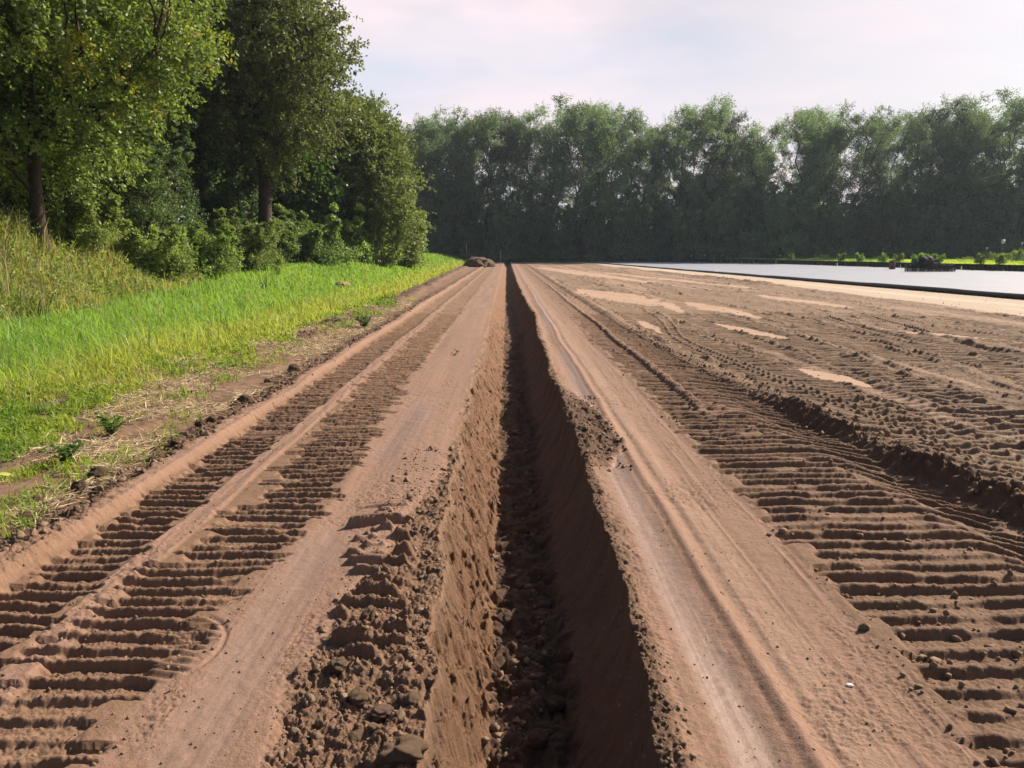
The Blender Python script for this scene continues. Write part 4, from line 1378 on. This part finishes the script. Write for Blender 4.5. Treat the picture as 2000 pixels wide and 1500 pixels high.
def small_things():
    g = np.random.default_rng(90)
    # twig in the wet lane
    x, y = px2ground(892, 690); z = float(soil_z(x, y)[0])
    mb = MB()
    for a, b, r in (((-.02, -.22, .01), (.0, .0, .035), .009), ((0, 0, .035), (-.05, .20, .05), .007), ((0, 0, .03), (.05, .10, .03), .005)):
        P, rr = limb(g, a, b, r, r * .5, 5, .1, .2); V, F = tube(P, rr, 6); mb.add(V, F)
    tag(obj('twig', mb.mesh('twig', BARK_FAR, True), None, (x, y, z)), 'short dark forked twig lying in the wet patch of the left lane', 'twig')
    # white pebble
    x, y = px2ground(1661, 1336); z = float(soil_z(x, y)[0])
    V, F = I2
    V = V * np.array([.016, .010, .006]) * (1 + .12 * vn(V[:, 0] * 2, V[:, 1] * 2, 4)[:, None])
    tag(obj('pebble', mesh_quads('pebble', V, F, mat('white_stone', (.72, .68, .6), var=.1), smooth=True), None, (x, y, z + .006)), 'small white pebble on the right-hand smooth lane', 'pebble')
    # fallen leaf at left edge
    x, y = px2ground(14, 936); z = float(soil_z(x, y)[0])
    t = np.linspace(0, 1, 9); wv = np.sin(t * PI) ** .7 * .035
    V = []; 
    for a, ww in zip(t, wv):
        for s in (-1, 0, 1): V.append([a * .16 - .08, s * ww, .012 + .012 * abs(s) + .01 * math.sin(a * 5)])
    F = [[i * 3 + j, i * 3 + j + 1, i * 3 + j + 4, i * 3 + j + 3] for i in range(8) for j in range(2)]
    tag(obj('fallen_leaf', mesh_quads('leaf', np.array(V), np.array(F), mat('yellow_leaf', (.45, .5, .12), trans=.3)), None, (x, y, z + .015), (0, 0, .3)), 'yellow-green fallen leaf lying in the straw at the left edge', 'leaf')
    # reddish bare soil mound in the grass
    x, y = -6.35, 30.0
    V, F = ico(4)
    V = V[:, :] * (1 + .2 * fbm(V[:, 0] * 3, V[:, 1] * 3 + V[:, 2], 200, 4)[:, None])
    o = obj('soil_mound', mesh_quads('mound', V * np.array([.30, .70, .16]), F, mat('reddish_soil', (.30, .18, .12), rough=.95, var=.25, bump=(20, .03)), smooth=True), None, (x, y, gz(x, y) + .12), (0, 0, .25))
    tag(o, 'small reddish bare soil heap lying in the bright green grass', 'soil heap')


small_things()


def build_heap():
    g = np.random.default_rng(95)
    x, y = -3.0, 82.0
    V, F = ico(5)
    up = np.maximum(V[:, 2], -.15)
    r = 1 + .22 * fbm(V[:, 0] * 2.5, V[:, 1] * 2.5 + V[:, 2] * 2, 210, 5) + .12 * np.clip(.5 - cell(V[:, 0] * 5, V[:, 1] * 5 + V[:, 2] * 3, 211), 0, 1)
    W = np.stack([V[:, 0] * 1.6 * r, V[:, 1] * 2.2 * r, up * .95 * r], -1)
    tag(obj('soil_heap', mesh_quads('soil_heap', W, F, CLOD, smooth=True), None, (x, y, .05)), 'dark brown heap of dug soil at the far end of the left track', 'soil heap')
    for (dx, h, lab) in ((-1.3, 2.3, 'thin pale stake left of the far soil heap'), (2.3, 1.7, 'thin pale stake right of the far soil heap')):
        P = np.array([[0, 0, 0], [.03, 0, h * .5], [.02, 0, h]])
        V, F = tube(P, .018, 6)
        tag(obj('stake', mesh_quads('stake', V, F, mat('stake_wood', (.3, .27, .2)), smooth=True), None, (x + dx, y + 1, 0)), lab, 'stake')


build_heap()


# ------------------------------------------------------------------ nursery stock on and beyond the sheet
def build_nursery():
    g = np.random.default_rng(100)
    # plant pot, one mesh with a rim
    mb = MB()
    a = np.linspace(0, 2 * PI, 12, endpoint=False)
    rings = [(0, .0), (.15, .0), (.20, .30), (.225, .30), (.225, .35), (.19, .35), (.185, .27), (0, .27)]
    V = np.array([[r * math.cos(t), r * math.sin(t), z] for r, z in rings for t in a])
    F = [[i * 12 + k, i * 12 + (k + 1) % 12, (i + 1) * 12 + (k + 1) % 12, (i + 1) * 12 + k] for i in range(7) for k in range(12)]
    mb.add(V, F)
    pm = mb.mesh('plant_pot', DUSTY)
    (fv, ff, fc), wb = shrub_mesh(g, .5, .35, 10, 6, 5, .12, .06, (.13, .20, .03), (.03, .03, .003), rc=(.08, .16))
    fm = mesh_quads('pot_foliage', fv, ff, LEAF_FAR, {'col': fc})
    y = 50.0
    while y < 121:
        x = far_edge(y) - .1 + .25 * g.random()
        root = empty('plant_pot', (x, y, .06), g.random() * 6, 1.4)
        obj('pot', pm, root); (obj('foliage', fm, root, (0, 0, .40)) if g.random() < .12 else None)
        tag(root, 'black plant pot in the long dark row at the far edge of the grey sheet', 'plant pot', 'black plant pots in the far edge row')
        y += .36 + .2 * g.random() + (y - 50) * .004

    # low bed of light green plants behind the pots
    n = 110000
    Y = g.uniform(50, 123, n); x0 = far_edge(Y) + .5
    X = x0 + g.random(n) * 16
    m = terrain(X, Y)
    hh = (.42 + .22 * fbm(X * .5, Y * .10, 220, 3)) * (.4 + .8 * g.random(n))
    band = fbm(X * .35, Y * .07, 221, 3)[:, None]
    col = np.where(band > .12, np.array([[.46, .50, .09]]), np.array([[.26, .37, .10]])) * (.7 + .6 * g.random((n, 1)))
    pk = (g.random(n) < .02) & (X > x0 + 8) & (Y < 90)
    col[pk] = (.38, .12, .16)
    V, F, c = blades(X, Y, m, hh, .07 + .06 * g.random(n), col, g, bend=.6)
    tag(obj('nursery_plants', mesh_quads('nursery_plants', V, F, GRASS, {'col': c})), 'low bed of light green and yellow nursery plants beyond the grey sheet', 'plants', kind='stuff')
    # taller mounds in the bed
    vm = []
    for k in range(3):
        (V, F, c), wb = shrub_mesh(g, 5.0, 1.5, 40, 14, 7, .26, .07, (.22, .29, .07), (.03, .03, .005), droop=.5, rc=(.4, .7))
        vm.append((mesh_quads('bed_foliage', V, F, LEAF_FAR, {'col': c}), wb.mesh('bed_stem', BARK_FAR)))
    labs = ['first light green shrub mound from the left in the plant bed beyond the sheet', 'second light green shrub mound from the left in the plant bed', 'third shrub mound from the left in the plant bed, pale and wide',
            'shrub mound left of the black crates in the plant bed', 'shrub mound just behind the black crates', 'first mound right of the black crates in the plant bed',
            'tall light green mound near the right photo edge', 'tallest light green mound at the very right edge']
    for i, (cx, yy, s) in enumerate(((1530, 110, .34), (1600, 102, .42), (1660, 98, .38), (1710, 94, .34), (1790, 92, .3), (1880, 86, .34), (1955, 80, .55), (2005, 76, .7))):
        xx = (cx - 990) / 1500 * yy
        root = empty('shrub', (xx, yy, gz(xx, yy)), g.random() * 6, s); tag(root, labs[i], 'bush', 'shrub mounds in the plant bed')
        obj('foliage', vm[i % 3][0], root); obj('stem', vm[i % 3][1], root)

    # black crates heaped on the sheet
    def crate(L, W, H):
        mb = MB(); t = .025
        mb.box((0, 0, t / 2), (L, W, t))
        for s in (-1, 1):
            for q in range(4):
                z = .035 + (H - .05) * (q + .5) / 4
                hh_ = (H - .05) / 4 * .72
                mb.box((0, s * (W / 2 - t / 2), z), (L - .01, t, hh_))
                mb.box((s * (L / 2 - t / 2), 0, z), (t, W - 2 * t - .004, hh_))
            for s2 in (-1, 1):
                mb.box((s * (L / 2 - .02), s2 * (W / 2 - .02), H / 2 + .003), (.052, .052, H))
        mb2 = MB()
        for s in (-1, 1):
            mb2.box((0, s * (W / 2 - .01), H + .012), (L + .03, .05, .024)); mb2.box((s * (L / 2 - .01), 0, H + .011), (.05, W - .03, .022))
        return mb.mesh('crate_body', BLACK), mb2.mesh('crate_rim', DUSTY)
    body, rim = crate(.6, .4, .26)
    cx0, cy0 = 31.0, 59.5
    spots = []
    L1 = ['far left', 'second from left', 'third from left', 'fourth from left', 'third from right', 'second from right', 'far right']
    for i in range(6):
        spots.append((i * .62, 0, 0, .02 * i, 0, f'black slatted crate, {["leftmost","second from left","third from left","third from right","second from right","rightmost"][i]} in the bottom row of the heap'))
    for i in range(6):
        spots.append((i * .60 + .03, .03, .29, .05 * (i % 2), 0, f'black slatted crate, {["leftmost","second from left","third from left","third from right","second from right","rightmost"][i]} in the upper row of the heap'))
    spots.append((.42, .02, .60, .35, .38, 'tilted black crate leaning on top of the heap, left of the dark bundle'))
    spots.append((1.85, .05, .60, -.3, -.2, 'tilted black crate on top of the heap, right of the dark bundle'))
    for (dx, dy, dz, rz, tl, lab) in spots:
        root = empty('plastic_crate', (cx0 + dx, cy0 + dy, .07 + dz), rz); root.rotation_euler = (0, tl, rz)
        tag(root, lab, 'crate', 'black crates heaped on the grey sheet')
        obj('body', body, root); obj('rim', rim, root)
    V, F = ico(4)
    V = V * (1 + .3 * fbm(V[:, 0] * 2, V[:, 1] * 2 + V[:, 2], 230, 4)[:, None]) * np.array([.62, .35, .34])
    tag(obj('film_bundle', mesh_quads('film_bundle', V, F, mat('matt_black_film', (.01, .01, .011), rough=.8), smooth=True), None, (cx0 + 1.15, cy0, .88)), 'crumpled dark plastic bundle on top of the black crates', 'bundle')
    mb = MB()
    for k in range(4):
        mb.box((0, 0, .004 + k * .02), (1.1 - .1 * k, .05, .012), rz=.04 * k, tilt=.12 * (k - 1.5))
    tag(obj('pale_strips', mb.mesh('pale_strips', mat('pale_plastic', (.42, .42, .43), rough=.5))), 'pale plastic strips lying across the black crates', 'strips').location = (cx0 + 1.5, cy0 - .22, .70)
    # brown box behind
    mb = MB(); mb.box((0, 0, .36), (.38, .36, .72)); mb.box((0, 0, .745), (.43, .40, .05))
    tag(obj('brown_bin', mb.mesh('brown_bin', mat('brown_card', (.09, .045, .035), var=.3))), 'dark brown upright box just left of the black crates', 'box').location = (33.6, 67.5, .06)

    # small white plant labels on stakes
    k = 0
    wm = mat('white_label', (.75, .76, .78), rough=.5); gm = mat('grey_stake', (.25, .25, .25))
    for i, (cx, yy, h) in enumerate(((1255, 118, 1.0), (1296, 117, 1.4), (1345, 115, 1.0), (1372, 113, 1.0), (1405, 112, .9), (1440, 108, .9), (1518, 100, 1.0), (1917, 76, 1.6), (1947, 72, 2.2), (1984, 70, 2.0))):
        xx = (cx - 990) / 1500 * yy
        zz = gz(xx, yy)
        root = empty('label_stake', (xx, yy, zz)); 
        tag(root, f'white plant label on a thin stake, {ORD[i]} from the left below the dark trees', 'plant label', 'plant label stakes')
        V, F = tube(np.array([[0, 0, -.1], [0, 0, h * .5], [0, 0, h]]), .018, 6)
        obj('stake', mesh_quads('stake', V, F, gm, smooth=True), root)
        mb = MB(); s = .16 if i != 8 else .34
        mb.box((0, -.03, h), (s, .012, s * 1.1)); obj('label_plate', mb.mesh('plate', wm), root)


build_nursery()


# ------------------------------------------------------------------ thin summer haze
def build_haze():
    mb = MB(); mb.box((0, 60, 20), (420, 320, 46))
    m = bpy.data.materials.new('haze_air'); m.use_nodes = True
    t = m.node_tree; t.nodes.clear()
    o = N(t, 'ShaderNodeOutputMaterial'); v = N(t, 'ShaderNodeVolumePrincipled')
    v.inputs['Color'].default_value = (.72, .86, 1.0, 1); v.inputs['Density'].default_value = .00028; v.inputs['Anisotropy'].default_value = .3
    t.links.new(v.outputs[0], o.inputs['Volume'])
    tag(obj('haze', mb.mesh('haze', m)), kind='stuff')


build_haze()
